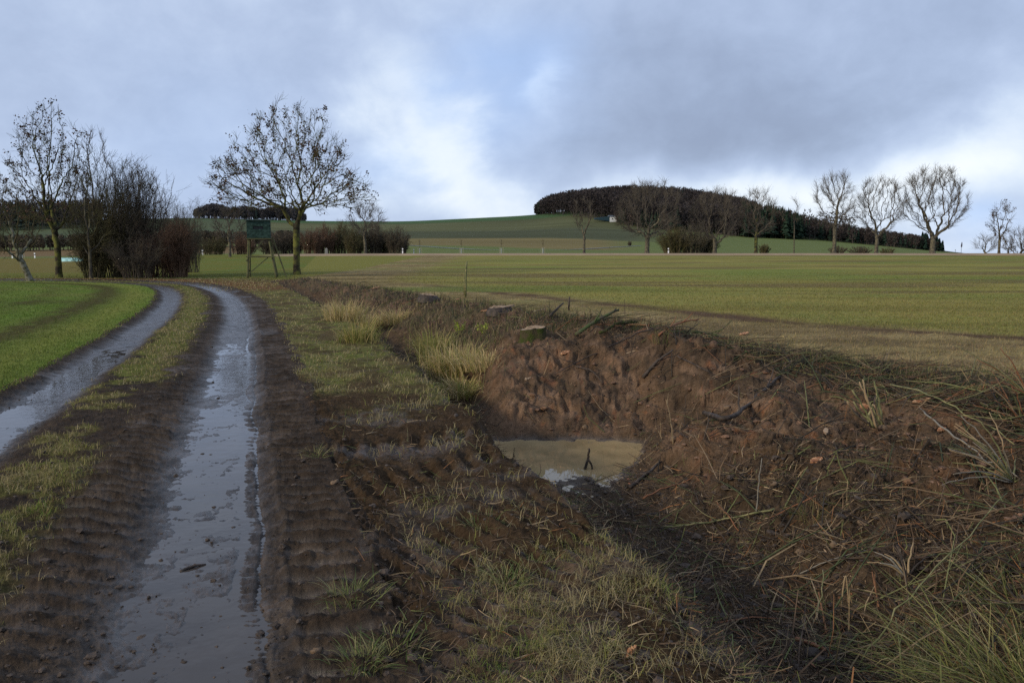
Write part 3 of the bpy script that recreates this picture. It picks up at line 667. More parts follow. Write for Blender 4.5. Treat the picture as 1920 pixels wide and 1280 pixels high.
def build_trees():
    # the big field maple by the hide
    b = spot_at(556, 58); T = 318/F*58
    prof = ([-1, -.72, -.45, -.2, .1, .45, .75, 1], [.55, .85, 1.0, 1.0, .93, .80, .62, .35])
    def env(r, n):
        out = []
        while len(out) < n:
            x, y, z = r.uniform(-1, 1), r.uniform(-1, 1), r.uniform(0, 1)
            an = math.atan2(y, x); hw = np.interp(z, [0, .10, .22, .36, .52, .7, .86, 1], [.60, .95, 1.0, .88, .70, .54, .36, .12])*(1+.16*math.sin(3*an+9*z)+.10*math.sin(17*z+5*an))
            if math.hypot(x, y) < hw and (math.hypot(x, y) > hw*.35 or r.random() < .5):
                out.append((x*5.9-.25, y*5.2, T*(.355+.645*z)-.9*(1-z)*math.hypot(x, y)*0))
        return np.array(out)
    make_tree('field_tree', 'lone spreading tree with brown dead leaves left on it beside the raised hide', 'tree', b, env, 1700, .26, .55, 1.7, T*.27, 11, .013, .235, M_bark, twigs=3, twl=.75,
              leaves=4000, leafsize=.10, leafmat=M_leaf, upbias=.10)
    # low mossy side shoots on its trunk are part of the crown of the next, smaller ones
    b = spot_at(108, 54); T = 317/F*54
    def env2(r, n):
        out = []
        while len(out) < n:
            x, y, z = r.uniform(-1, 1), r.uniform(-1, 1), r.uniform(0, 1)
            an = math.atan2(y, x); hw = np.interp(z, [0, .2, .45, .65, .85, 1], [.7, .95, 1, .8, .55, .2])*(1+.2*math.sin(3*an+8*z))
            if math.hypot(x, y) < hw: out.append((x*2.75-.25, y*2.6, T*(.30+.70*z)))
        return np.array(out)
    make_tree('field_tree', 'tall narrow tree with clusters of dead leaves at the left edge of the meadow', 'tree', b, env2, 1100, .24, .50, 1.6, T*.22, 23, .012, .20, M_bark, twigs=3, twl=.7,
              leaves=2600, leafsize=.085, leafmat=M_leaf, upbias=.2)
    b = spot_at(56, 47)
    def env3(r, n):
        v = r.uniform(-1, 1, (n, 3)); v = v[(v**2).sum(1) < 1]; return v*[1.8, 1.7, 2.3]+[-.9, 0, 3.4]
    make_tree('leaning_tree', 'small crooked lichen-covered tree leaning left beside the track bend', 'tree', b, env3, 700, .2, .32, 2, 1.3, 31, .011, .16, M_birch, twigs=3, twl=.4,
              tdir=(-.36, 0, 1), twigmat=M_olive, leaves=120, leafsize=.07, leafmat=M_leaf)
    b = spot_at(-25, 50)
    def env4(r, n):
        v = r.uniform(-1, 1, (n, 3)); v = v[(v**2).sum(1) < 1]; return v*[1.5, 1.5, 2.4]+[0, 0, 4.2]
    make_tree('leafy_edge_tree', 'tree cut by the left picture edge with dark leaf clusters', 'tree', b, env4, 400, .24, .4, 2.2, 1.5, 35, .012, .14, M_bark, twigs=2, twl=.4, leaves=420, leafsize=.09, leafmat=M_leaf)
    # the clump of shrubs and slim trees
    def slim(px, Y, topy, wpx, seed, nat, label, m=M_olive, lv=0, fork=.2, tw=None):
        b = spot_at(px, Y); T = (H+(475-topy)/F*Y)-b[2]; w = wpx/F*Y/2
        def e(r, n):
            z = r.random(n*3); a = r.random(n*3)*2*np.pi; q = np.sqrt(r.random(n*3))*np.interp(z, [0, .3, .6, .85, 1], [.5, .95, 1, .7, .25])
            return np.stack([np.cos(a)*q*w, np.sin(a)*q*w, T*(.22+.78*z)], 1)[:n]
        return make_tree('slim_tree', label, 'tree', b, e, nat, .26, .42, 1.8, T*fork, seed, .011, .10, m, twigs=4, twl=.6, leaves=lv, leafsize=.08, leafmat=M_leaf, upbias=.3, twigmat=tw, group='slim trees in the roadside clump')
    slim(185, 54, 252, 90, 41, 800, 'slim pale bare tree rising above the dark clump just right of the tall leafy tree', M_bark2, tw=M_twig)
    slim(168, 52, 330, 100, 43, 500, 'short pale-stemmed tree forking low at the left end of the dark clump', M_bark2, tw=M_olive)
    slim(250, 56, 310, 100, 45, 800, 'olive bushy tree in the middle of the dark clump', M_olive, 160)
    slim(280, 58, 316, 80, 47, 600, 'fine-branched dark tree near the right end of the dark clump', M_dark)
    S = [(172, 53, 420, 70, 45, M_olive, 'low olive shrub at the foot of the pale forking tree'),
         (205, 54, 330, 100, 70, M_olive, 'tall olive many-stemmed shrub at the left of the clump'),
         (240, 55, 312, 110, 70, M_dark, 'tall dark many-stemmed shrub at the centre of the clump'),
         (268, 55, 325, 95, 80, M_dark, 'dark fan-shaped shrub right of the clump centre'),
         (255, 52, 430, 100, 45, M_dark, 'low dark thicket in front of the tall shrubs of the clump'),
         (300, 54, 410, 90, 60, M_red, 'dense red-brown shrub between the dark clump and the rusty one'),
         (333, 54, 412, 62, 95, M_red, 'dense rusty red shrub at the right end of the clump'),
         (335, 60, 380, 60, 45, M_bark2, 'thin grey shrub showing behind the rusty red one'),
         (362, 66, 370, 40, 26, M_bark2, 'sparse grey sapling shrub at the far right end of the clump')]
    for k, (px, Y, ty, wp, ns, m, lb) in enumerate(S):
        b = spot_at(px, Y); h = (H+(475-ty)/F*Y)-b[2]
        make_shrub('bare_shrub', lb, b, h, wp/F*Y, ns, 60+k, m, tip=.011, rbase=.03, twig=5 if m is not M_red else 6, group='shrubs of the roadside clump', basew=.5)
    # hedge beyond the road, left of centre
    hedge = [(585, 425, 34, 'reddish hedge shrub just right of the lone tree trunk', M_red), (610, 420, 40, 'reddish-brown hedge shrub behind the small marker stone', M_red), (640, 418, 36, 'tall grey-brown hedge shrub left of the bare hedge tree', M_olive),
             (664, 428, 34, 'olive hedge shrub at the left foot of the bare hedge tree', M_olive), (700, 420, 34, 'dark hedge shrub right of the bare hedge tree', M_dark), (722, 432, 30, 'low gappy hedge shrub before the last dark one', M_olive), (745, 424, 36, 'dense dark hedge shrub at the right end of the hedge', M_dark),
             (400, 440, 44, 'pale brown shrub in the distant hedge left of the hide', M_olive), (455, 440, 40, 'low shrub in the distant hedge behind the hide', M_red), (515, 436, 44, 'shrub in the distant hedge between hide and lone tree', M_dark), (548, 430, 36, 'shrub in the distant hedge right behind the lone tree trunk', M_dark), (350, 445, 40, 'shrub in the distant hedge seen past the rusty shrub', M_red)]
    for k, (px, ty, wp, lb, m) in enumerate(hedge):
        Y = 158+3*(k % 3); b = spot_at(px, Y); h = H+(475-ty)/F*Y-b[2]
        make_shrub('hedge_shrub', lb, b, h, wp/F*Y*1.25, 70, 90+k, m, tip=.028, rbase=.05, twig=5, group='shrubs of the hedge beyond the road', basew=.75)
    lows = [(1265, 428, 70, 'wide rounded olive thicket at its left end beyond the road', M_olive, 110), (1300, 424, 80, 'wide rounded grey-brown thicket in front of the hill wood', M_bark2, 120), (1325, 440, 44, 'olive low end of the rounded thicket beside the forked road tree', M_olive, 60),
            (1432, 458, 24, 'small round olive bush right of the short road tree', M_olive, 40), (1570, 460, 34, 'low brown bush at the foot of the first tall road tree', M_dark, 40), (1612, 462, 46, 'low flat bush between the two tall road trees', M_dark, 50), (1180, 452, 8, 'tiny dark conifer standing alone on the far green slope', M_dark, 26),
            (1662, 464, 30, 'low bush right of the second tall road tree', M_olive, 30)]
    for k, (px, ty, wp, lb, m, ns) in enumerate(lows):
        Y = 170 if px != 1180 else 300; b = spot_at(px, Y); h = max(H+(475-ty)/F*Y-b[2], .8)
        make_shrub('roadside_bush', lb, b, h, wp/F*Y, ns, 120+k, m, tip=.028, rbase=.05, twig=5, group='bushes beyond the road', basew=.6, minh=.7)
    # avenue along the road
    def avenue(px, topy, wpx, seed, nat, label, fork=.24, split=0, m=M_bark2, lv=0, Y=147, rb=.33, tip=.021, kz=.26, ecc=0, tw=M_twig, upb=.25, tdir=(0, 0, 1)):
        b = spot_at(px, Y); T = (H+(475-topy)/F*Y)-b[2]; w = wpx/F*Y/2
        def e(r, n):
            z = r.random(n*4); a = r.random(n*4)*2*np.pi; q = np.sqrt(r.random(n*4))*np.interp(z, [0, .2, .5, .8, 1], [.45, .9, 1, .85, .45])*(.62+.38*(1+fbm(np.cos(a)*1.6+seed, np.sin(a)*1.6+z*3, seed % 97, 2)))
            P = np.stack([np.cos(a)*q*w+ecc, np.sin(a)*q*w, T*(kz+(1-kz)*z)], 1)
            if split: P = P[np.abs(P[:, 0]-ecc)+.15*np.abs(P[:, 1]) > split*np.interp(P[:, 2]/T, [0, .35, .75, .95], [0, 1, 1, .0])]
            return P[:n]
        return make_tree('road_tree', label, 'tree', b, e, int(nat*.8), .42, .95, 2.6, T*fork, seed, tip, rb, m, twigs=7, twl=1.5, leaves=lv, leafsize=.14, leafmat=M_leaf, group='bare trees along the road', upbias=upb, twigmat=tw, jitter=.45, tdir=tdir)
    avenue(1213, 348, 118, 201, 900, 'broad bare road tree with a short thick trunk in front of the hill wood', .20, .8, rb=.42, kz=.22)
    avenue(1340, 362, 100, 203, 620, 'bare road tree with a widely forked trunk beside the rounded thicket', .16, 1.0, rb=.36, kz=.22)
    avenue(1417, 362, 70, 205, 480, 'short-trunked yellowish road tree in front of the conifers', .22, .3, rb=.30, m=M_bark, tw=M_twig)
    avenue(1489, 372, 12, 207, 40, 'very thin straight young road tree', .5, rb=.10, tip=.02, kz=.5)
    avenue(1564, 328, 74, 209, 620, 'tall slender bare road tree, first of the three tallest', .38, .4, rb=.34, kz=.34)
    avenue(1643, 340, 86, 211, 560, 'bare road tree with three snaking limbs, middle of the three tallest', .24, .9, rb=.33, kz=.30)
    avenue(1748, 322, 118, 213, 950, 'largest bare road tree on the right with a double trunk', .16, 1.2, rb=.48, kz=.26)
    avenue(1095, 376, 48, 215, 150, 'small young road tree with two slim upright stems', .24, .5, rb=.24, kz=.4)
    avenue(1873, 382, 42, 217, 200, 'slim road tree at the far right with clusters of dead leaves', .3, rb=.22, kz=.3, lv=500)
    avenue(1848, 444, 44, 219, 170, 'small round bare tree on the horizon at the right', .15, rb=.22, Y=185, kz=.2)
    avenue(1912, 432, 60, 221, 420, 'dense dark bare tree cut by the right picture edge', .05, rb=.25, Y=170, kz=.08, m=M_dark, tw=M_dark, lv=300)
    avenue(1890, 452, 30, 223, 200, 'low dark bare bush-like tree left of the one at the right edge', .05, rb=.18, Y=172, kz=.08, m=M_dark, tw=M_dark)
    avenue(685, 386, 80, 225, 330, 'bare tree with a curved pale trunk rising out of the hedge', .36, .4, rb=.26, kz=.38)
    avenue(431, 392, 56, 227, 280, 'small bare tree on the roadside left of the hide', .28, .3, rb=.20, kz=.3, Y=128)
    for k, (px, ty) in enumerate(((787, 448), (865, 452), (940, 452), (1018, 450), (615, 470))):
        pass
build_trees()

# ------------------------------------------------------------------ distant woods
def wood(name, label, pts, h, seed, cols, conifer=0., taper=None):
    """crowns of a far wood: each a trunk and a ragged cloud of branch slivers; one mass"""
    r = np.random.default_rng(seed); V = []; Fc = []; n0 = 0; CC = []
    for (x, y, z) in pts:
        sl_ = x/y*F/1.006+960; hh = h*r.uniform(.8, 1.1)*float(np.interp(sl_, *taper) if taper else 1); con = r.random() < conifer; c = np.array(cols[1 if con else 0])*r.uniform(.6, 1.45)
        if con:
            m = 70; t = r.random(m)**.7; a = r.random(m)*2*np.pi; rad = (1-t)*hh*.19+.15; zz = hh*(.12+.88*t)
            p = np.stack([np.cos(a)*rad*.2, np.sin(a)*rad*.2, zz], 1); q = np.stack([np.cos(a)*rad, np.sin(a)*rad, zz-hh*.06], 1); wv = np.stack([-np.sin(a), np.cos(a), 0*a], 1)*(rad*.5+.2)[:, None]
            tri = np.stack([p+[0, 0, hh*.06], q-wv, q+wv], 1)
        else:
            m = 110; a = r.random(m)*2*np.pi; t = r.random(m); rad = np.sqrt(r.random(m))*hh*.25*np.interp(t, [0, .3, .8, 1], [.5, 1, .9, .45]); zz = hh*(.22+.74*t)
            p = np.stack([np.cos(a)*rad, np.sin(a)*rad, zz], 1); d = nrm(p*[1, 1, 0]*.1+r.normal(0, .8, (m, 3))+[0, 0, 1.2])*hh*.09*r.uniform(.4, 1.2, (m, 1)); wv = nrm(r.normal(size=(m, 3)))*.55
            tri = np.stack([p-wv, p+wv, p+d], 1)
        tri = np.concatenate([tri, np.array([[[-.22, 0, -.5], [.22, 0, -.5], [0, 0, hh*.8]], [[0, -.22, -.5], [0, .22, -.5], [0, 0, hh*.8]]])])
        V.append(tri.reshape(-1, 3)+[x, y, z]); cc = np.repeat(c[None]*r.uniform(.75, 1.3, (len(tri), 1)), 3, 0); cc[-6:] = c*2.2; CC.append(cc)
    V = np.concatenate(V); o = mesh_np(name, V, [np.arange(len(V)).reshape(-1, 3)], M_wood, attrs={'Col': np.concatenate(CC)}, smooth=False)
    return tag(o, label, 'wood', kind='stuff')
M_wood = mat('wood_mass', attr='Col', rough=.95, spec=.02, namp=.15, nscale=.2)
def scatter(n, sel, seed):
    r = np.random.default_rng(seed); out = []
    while len(out) < n:
        px = r.uniform(-60, 1800, 4000); Y = r.uniform(520, 1020, 4000); k = sel(px, Y)
        for a, b in zip(px[k], Y[k]): out.append((a, b))
    out = np.array(out[:n]); x = (out[:, 0]-960)/F*out[:, 1]*(1/math.cos(PITCH))*.994; y = out[:, 1]
    return np.stack([x, y, zones(x, y)['z'].ravel()], 1)
def build_woods():
    ft = lambda px: np.interp(px, [1005, 1040, 1080, 1190, 1260, 1380, 1500, 1600, 1700, 1765], [785, 735, 685, 605, 592, 585, 590, 600, 600, 600])
    ct = lambda px: (px > 1004) & (px < 1765)
    beech = scatter(2600, lambda px, Y: ct(px) & (px < 1410) & (Y > ft(px)) & (Y < 900), 1)
    wood('beech_wood', 'bare purple-brown wood covering the rounded hill', beech, 20, 5, [(.040, .034, .033), (.022, .032, .025)], conifer=.05, taper=([1004, 1020, 1045, 1090, 1380, 1410, 1500], [.55, .8, .95, 1, 1, .9, .62]))
    con = scatter(420, lambda px, Y: ct(px) & (((px > 1385) & (px < 1500)) & (Y > ft(px)) & (Y < 680)) | ((px > 1006) & (px < 1032) & (Y > 790) & (Y < 850)), 2)
    wood('conifer_wood', 'dark pointed conifers at both ends of the hill wood', con, 19, 6, [(.060, .045, .036), (.020, .034, .022)], conifer=.85, taper=([1004, 1020, 1045, 1400, 1440, 1500], [.6, .75, .9, 1.15, 1.15, .8]))
    con2 = scatter(70, lambda px, Y: (px > 1150) & (px < 1260) & (Y > ft(px)-4) & (Y < ft(px)+20), 12)
    wood('conifer_belt', 'dark conifers along the lower edge of the hill wood behind the broad road tree', con2, 13, 16, [(.060, .045, .036), (.020, .034, .022)], conifer=.8)
    rg = scatter(420, lambda px, Y: (px > 1495) & (px < 1755) & (Y > 600) & (Y < 690), 3)
    wood('ridge_wood', 'low dark mixed wood running down the ridge to the right', rg, 12, 7, [(.050, .040, .036), (.020, .032, .022)], conifer=.35, taper=([1495, 1560, 1700, 1755], [1.3, 1.0, .9, .6]))
    tl = scatter(14, lambda px, Y: (px > 1503) & (px < 1590) & (Y > 620) & (Y < 660), 4)
    wood('pine_row', 'row of tall thin pines standing on the ridge line', tl, 22, 8, [(.055, .05, .045), (.04, .045, .035)], conifer=.1)
    dk = scatter(60, lambda px, Y: (px > 1722) & (px < 1762) & (Y > 600) & (Y < 640), 9)
    wood('spruce_block', 'solid dark block of spruces at the right end of the ridge wood', dk, 13, 10, [(.05, .04, .036), (.014, .026, .018)], conifer=1, taper=([1720, 1745, 1765], [1, .95, .5]))
    lw = scatter(600, lambda px, Y: (px > 372) & (px < 578) & (Y > 800) & (Y < 860), 13)
    wood('crest_wood', 'dark bluish wood on the crest behind the lone tree', lw, 14, 14, [(.055, .050, .052), (.03, .04, .034)], conifer=.1, taper=([372, 385, 410, 440, 470, 500, 530, 560, 578], [.5, .85, 1.1, .8, 1.0, .75, 1.1, .9, .5]))  # lighter bluish crown colour has distance haze painted into it
    lx = scatter(300, lambda px, Y: (px > -60) & (px < 200) & (Y > 640) & (Y < 760), 15)
    wood('left_hill_wood', 'dark wood on the slope behind the trees at the far left', lx, 22, 16, [(.055, .047, .042), (.028, .038, .030)], conifer=.25)
    ly = scatter(260, lambda px, Y: (px > -60) & (px < 560) & (Y > 540) & (Y < 560+6), 17)
    ly[:, 1] *= .52; ly[:, 0] *= .52; ly[:, 2] = zones(ly[:, 0], ly[:, 1])['z'].ravel()
    wood('far_hedgerow', 'dark distant hedgerow crossing the slope on the left', ly, 5.5, 18, [(.085, .070, .050), (.05, .055, .035)], conifer=.0)
build_woods()
#@@NEXT2@@
# ------------------------------------------------------------------ grass, litter and clods on the ground (stuff)
_Yg = np.geomspace(2.2, 75, 900)
def hit(px, py):
    dx, dy, dz = ray(px, py); t = _Yg/dy; X = dx*t; Z = H+dz*t; g = zones(X, _Yg)['z'].ravel(); k = np.where(Z <= g)[0]
    if not len(k): k = [len(_Yg)-1]
    k = max(k[0], 1); a = Z[k-1]-g[k-1]; b = g[k]-Z[k]; f = a/max(a+b, 1e-9)
    Y = _Yg[k-1]*(1-f)+_Yg[k]*f; x = dx*Y/dy; return np.array([x, Y, gz(x, Y)])
def sample_ground(n, y0, y1, seed, x0=-350, x1=2270, pw=1.0):
    r = np.random.default_rng(seed); px = r.uniform(x0, x1, n); py = y0+(y1-y0)*r.random(n)**pw
    X, Y = at_z(px, py, -.05); return r, X, Y
def sample_Y(n, Ya, Yb, seed, k=1.0, half=.86):
    r = np.random.default_rng(seed); a, b = Ya**-k, Yb**-k; Y = (a+(b-a)*r.random(n))**(-1/k); return r, r.uniform(-half, half, n)*Y, Y
def zsample(X, Y):
    o = [zones(X[i:i+150000], Y[i:i+150000]) for i in range(0, len(X), 150000)]
    return {k: np.concatenate([d[k] for d in o]) for k in ('z', 'grass', 'cls', 'dry', 't', 'q', 'col', 'veg', 'clay', 'dm', 'vz', 'Xd')}
def blades(P, h, w, lean, r, col, seg=2):
    n = len(P); a = r.random(n)*2*np.pi; d = np.stack([np.cos(a), np.sin(a), 0*a], 1); f = r.normal(0, .6, n)+a+1.57; s = np.stack([np.cos(f), np.sin(f), 0*f], 1)*w[:, None]*.5
    V = []
    for k in range(seg):
        t = k/seg; c = P+d*(lean*h*t*t)[:, None]+np.array([0, 0, 1])*(h*(t-.25*lean*t*t))[:, None]; V += [c-s*(1-.35*t), c+s*(1-.35*t)]
    V.append(P+d*(lean*h)[:, None]+np.array([0, 0, 1])*(h*(1-.45*lean))[:, None])
    m = 2*seg+1; V = np.stack(V, 1).reshape(-1, 3); b = np.arange(n)*m
    Q = [np.stack([b+2*k, b+2*k+1, b+2*k+3, b+2*k+2], 1) for k in range(seg-1)]; T = np.stack([b+2*seg-2, b+2*seg-1, b+2*seg], 1)
    return V, (np.concatenate(Q) if Q else np.zeros((0, 4), int)), T, np.repeat(col, m, 0)
M_grass = mat('grass_blade', attr='gc', rough=.65, spec=.18, namp=.12, nscale=3, trans=.35)
M_litter = mat('litter', attr='gc', rough=.75, spec=.25, namp=.25, nscale=30)
GG = np.array([(.085, .145, .022), (.125, .18, .03), (.205, .205, .05), (.29, .235, .10), (.36, .29, .15), (.13, .08, .04)])
def build_grass():
    sets = []
    r, X, Y = sample_Y(760000, 2.3, 60, 301, .75); z = zsample(X, Y); keep = (r.random(len(X)) < z['grass']*.9) & (z['cls'] != 5) & (z['cls'] != 7)
    X, Y = X[keep], Y[keep]; z = {k: v[keep] for k, v in z.items()}; n = len(X)
    cl = fbm(X*2.5, Y*2.5, 201, 3)+.35*fbm(X*.4, Y*.4, 205); dry = np.clip(z['dry']+.5*cl+.18*(z['vz'] > 0), 0, 1)
    u = r.random(n)*.55+dry*.62; ci = np.clip((u*4.9).astype(int), 0, 4); ci = np.where(r.random(n) < .05, 5, ci); col = GG[ci]*r.uniform(.7, 1.25, (n, 1))
    lf = z['cls'] == 0; cf = z['cls'] == 4; col = np.where(lf[:, None], np.minimum(col, [.20, .21, .06])*[.9, 1.0, .8], col)
    col = np.where(cf[:, None], col*[1.05, .94, 1.0], col)
    col = np.where((lf | cf | (z['cls'] == 6))[:, None], .40*col+.68*z['col'], col)
    h = np.where(lf, .055, np.where(cf, .06, .085))*r.uniform(.5, 1.5, n)*(1+.8*np.clip(cl, 0, 1)*(z['vz'] > 0)); h = np.where((z['cls'] == 1), h*.65, h)
    w = np.maximum(.0028, Y*.00075); lean = r.uniform(.15, 1.1, n)+.3*(z['vz'] > 0)
    P = np.stack([X, Y, z['z']-.006], 1)
    for nm, m, lb in (('field_grass', lf, 'short green grass of the field inside the bend'), ('crop_grass', cf | (z['cls'] == 6), 'thin olive grass cover of the large field beyond the bank'), ('verge_grass', ~(lf | cf | (z['cls'] == 6)), 'patchy green and straw-coloured grass of the verge and track middle')):
        V, Q, T, c = blades(P[m], h[m], w[m], lean[m], r, col[m]); sets.append((nm, V, Q, T, c, lb))
    for nm, V, Q, T, c, lb in sets: tag(mesh_np(nm, V, [Q, T], M_grass, attrs={'gc': c}, smooth=False), lb, 'grass', kind='stuff')
def build_litter():
    # broken twigs and stalks all over ditch and bank
    r, X, Y = sample_Y(300000, 2.3, 46, 311, .55); z = zsample(X, Y)
    p = z['dm']*np.where(z['clay'] > .4, .4, .9)*np.where((X < .8) & (Y > 7.8) & (Y < 10.3) & (X > -.5), .1, 1)+z['vz']*.07*(Y < 9)+((z['q'] > .6) & (z['q'] < 2.2))*.18
    k = (r.random(len(X)) < p*.55) & (z['z'] > -.79); X, Y, zz = X[k], Y[k], z['z'][k]; veg = z['veg'][k]; n = len(X)
    L = np.minimum(.03+r.exponential(.07, n), .6)*np.where(veg > .5, 1.1, 1); L = np.where(z['vz'][k] > 0, np.minimum(L, .11), L); a = r.normal(0, .9, n)+np.where(r.random(n) < .5, .3, 2.0); tilt = np.abs(r.normal(0, .22, n))+(r.random(n) < .10+.35*veg)*r.uniform(.3, 1.3, n)
    X1 = X+np.cos(a)*L*np.cos(tilt); Y1 = Y+np.sin(a)*L*np.cos(tilt); z1 = np.concatenate([zones(X1[i:i+150000], Y1[i:i+150000])['z'] for i in range(0, n, 150000)])
    P0 = np.stack([X, Y, zz+.006], 1); P1 = np.stack([X1, Y1, np.maximum(z1+.006, zz+np.sin(tilt)*L)+.0], 1)
    P1[:, 2] = np.minimum(P1[:, 2], P0[:, 2]+L)
    cols = np.array([(.045, .030, .020), (.075, .048, .030), (.14, .09, .05), (.24, .17, .09), (.30, .22, .13), (.20, .09, .035), (.10, .11, .035)]); pr = [.30, .26, .16, .10, .035, .05, .095]
    col = cols[r.choice(7, n, p=pr)]*r.uniform(.7, 1.2, (n, 1)); rad = np.maximum(r.uniform(.0013, .0035, n)*np.sqrt(L/.1), Y*.00022)
    mid = (P0+P1)/2+r.normal(0, .06, (n, 3))*L[:, None]*[1, 1, .6]
    V1, F1 = tubes(P0, mid, rad, rad*.9, k=3); V2, F2 = tubes(mid, P1, rad*.9, rad*.5, k=3)
    tag(mesh_np('twig_litter', np.concatenate([V1, V2]), [F1, F2+len(V1)], M_litter, attrs={'gc': np.concatenate([np.repeat(col, 6, 0)]*2)}, smooth=False), 'brown and tan broken twigs and stalks strewn over ditch and bank', 'twig litter', kind='stuff')
    # weeds and cut stubs on the overgrown ridge
    r, X, Y = sample_Y(230000, 7.5, 47, 321, .4); z = zsample(X, Y); ridge = ((z['dm'] > 0) & (z['veg'] > .3)) | ((z['q'] > -.9) & (z['q'] < 1.6) & (Y < 15) & (r.random(len(X)) < np.clip(1.1-np.abs(z['q']-.2)*.7, 0, 1))) 
    k = ridge & (r.random(len(X)) < .75); X, Y = X[k], Y[k]; n = len(X); P = np.stack([X, Y, z['z'][k]-.01], 1); cl = fbm(X*1.2, Y*1.2, 231, 3)
    h = r.uniform(.05, .26, n)*(1+1.2*np.clip(cl, 0, 1)); cols = np.array([(.05, .065, .024), (.085, .095, .03), (.085, .058, .038), (.15, .095, .055), (.30, .23, .12), (.17, .17, .055)]); ci = r.choice(6, n, p=[.19, .13, .24, .22, .14, .08])
    V, Q, T, c = blades(P, h, np.maximum(.004, Y*.0006), r.uniform(.1, .8, n), r, cols[ci]*r.uniform(.7, 1.25, (n, 1)))
    tag(mesh_np('ridge_weeds', V, [Q, T], M_grass, attrs={'gc': c}, smooth=False), 'low dark weeds and dead stalks covering the ridge along the ditch', 'weeds', kind='stuff')
    # dead leaves and pale wood chips
    r, X, Y = sample_Y(60000, 2.3, 50, 331, .4); z = zsample(X, Y); k = ((z['dm'] > 0) & (z['z'] > -.79) | ((z['vz'] > 0) & (Y > 33))) & (r.random(len(X)) < .3+.5*(Y > 12)); X, Y, zz = X[k], Y[k], z['z'][k]; n = len(X)
    a = nrm(np.stack([r.normal(size=n), r.normal(size=n), r.normal(0, .25, n)], 1)); b = nrm(np.cross(a, r.normal(0, .35, (n, 3))+[0, 0, 1])); s = np.maximum(r.uniform(.008, .03, n), Y*.0011)[:, None]*r.uniform(.6, 1.2, (n, 1)); c0 = np.stack([X, Y, zz+.012], 1)
    V = np.stack([c0-a*s, c0+b*s*.45, c0+a*s, c0-b*s*.4], 1).reshape(-1, 3); i = np.arange(n)*4; cols = np.array([(.085, .045, .025), (.16, .065, .030), (.05, .033, .022), (.38, .24, .13), (.26, .16, .08)]); col = cols[r.choice(5, n, p=[.38, .17, .32, .04, .09])]
    tag(mesh_np('leaf_litter', V, [np.stack([i, i+1, i+2, i+3], 1)], M_litter, attrs={'gc': np.repeat(col, 4, 0)}, smooth=False), 'dead leaves and small wood chips scattered over the ditch sides', 'leaf litter', kind='stuff')
ICO_V = None
def ico():
    global ICO_V, ICO_F
    if ICO_V is None:
        import bmesh
        bm = bmesh.new(); bmesh.ops.create_icosphere(bm, subdivisions=2, radius=1); ICO_V = np.array([v.co[:] for v in bm.verts]); ICO_F = np.array([[v.index for v in f.verts] for f in bm.faces]); bm.free()
    return ICO_V, ICO_F
def lump(c, size, seed, squash=.65, rough=.25):
    v, f = ico(); r = np.random.default_rng(seed); d = 1+rough*(fbm(v[:, 0]*1.3+seed*3.1, v[:, 1]*1.3+v[:, 2]*1.7, seed % 50, 3)); o = nrm(r.normal(size=3))
    for _k in range(4): o = nrm(r.normal(size=3)); d = d-.45*np.maximum(0, v@o-.35)
    d = d+.09*r.normal(size=len(v))
    d = d-.18*np.maximum(0, v@o-.3); v = v*d[:, None]*np.array([1, r.uniform(.7, 1), squash])*size; a = r.random()*6.28; R2 = np.array([[math.cos(a), -math.sin(a), 0], [math.sin(a), math.cos(a), 0], [0, 0, 1]])
    return v@R2.T+np.asarray(c), f
def build_brush():
    # longer cut branches lying in a tangle along the crest
    r, X, Y = sample_Y(80000, 3.5, 42, 351, .6); z = zsample(X, Y); qd = z['q']; p = ((qd > -1.3) & (qd < 1.1) & (z['t'] > 1))*np.where(Y < 16, .9, .30)+((z['dm'] > 0) & (qd > -4.5) & (X > 1.5))*.035
    k = r.random(len(X)) < p*.5; X, Y, zz = X[k], Y[k], z['z'][k]; n = len(X); L = r.uniform(.2, .9, n); a = r.normal(.1, .8, n)+(r.random(n) < .3)*1.6; lift = r.uniform(-.02, .30, n)*L
    X1, Y1 = X+np.cos(a)*L, Y+np.sin(a)*L; z1 = zones(X1, Y1)['z'].ravel(); zm = zones((X+X1)/2, (Y+Y1)/2)['z'].ravel(); P0 = np.stack([X, Y, zz+.01], 1); P2 = np.stack([X1, Y1, np.maximum(z1, zz-.1)+.01+lift], 1); P1 = (P0+P2)/2; P1[:, 2] = np.maximum(P1[:, 2], zm+.015)+r.uniform(0, .06, n)
    cols = np.array([(.045, .055, .022), (.035, .028, .02), (.09, .06, .035), (.13, .13, .05), (.17, .12, .07), (.16, .075, .035)]); col = cols[r.choice(6, n, p=[.28, .27, .18, .1, .1, .07])]*r.uniform(.7, 1.2, (n, 1)); rad = np.maximum(r.uniform(.003, .009, n), Y*.0003)
    V1, F1 = tubes(P0, P1, rad, rad*.85, k=4); V2, F2 = tubes(P1, P2, rad*.85, rad*.45, k=4); S0 = P1; S1 = P1+nrm(P2-P1+r.normal(0, .12, (n, 3))*L[:, None])*L[:, None]*.35; S1[:, 2] += .03; V3, F3 = tubes(S0, S1, rad*.55, rad*.3, k=3)
    tag(mesh_np('brushwood', np.concatenate([V1, V2, V3]), [F1, F2+len(V1), F3+len(V1)+len(V2)], M_litter, attrs={'gc': np.concatenate([np.repeat(col, 8, 0), np.repeat(col, 8, 0), np.repeat(col, 6, 0)])}), 'tangle of cut mossy and brown branches along the crest of the bank', 'brushwood', kind='stuff')
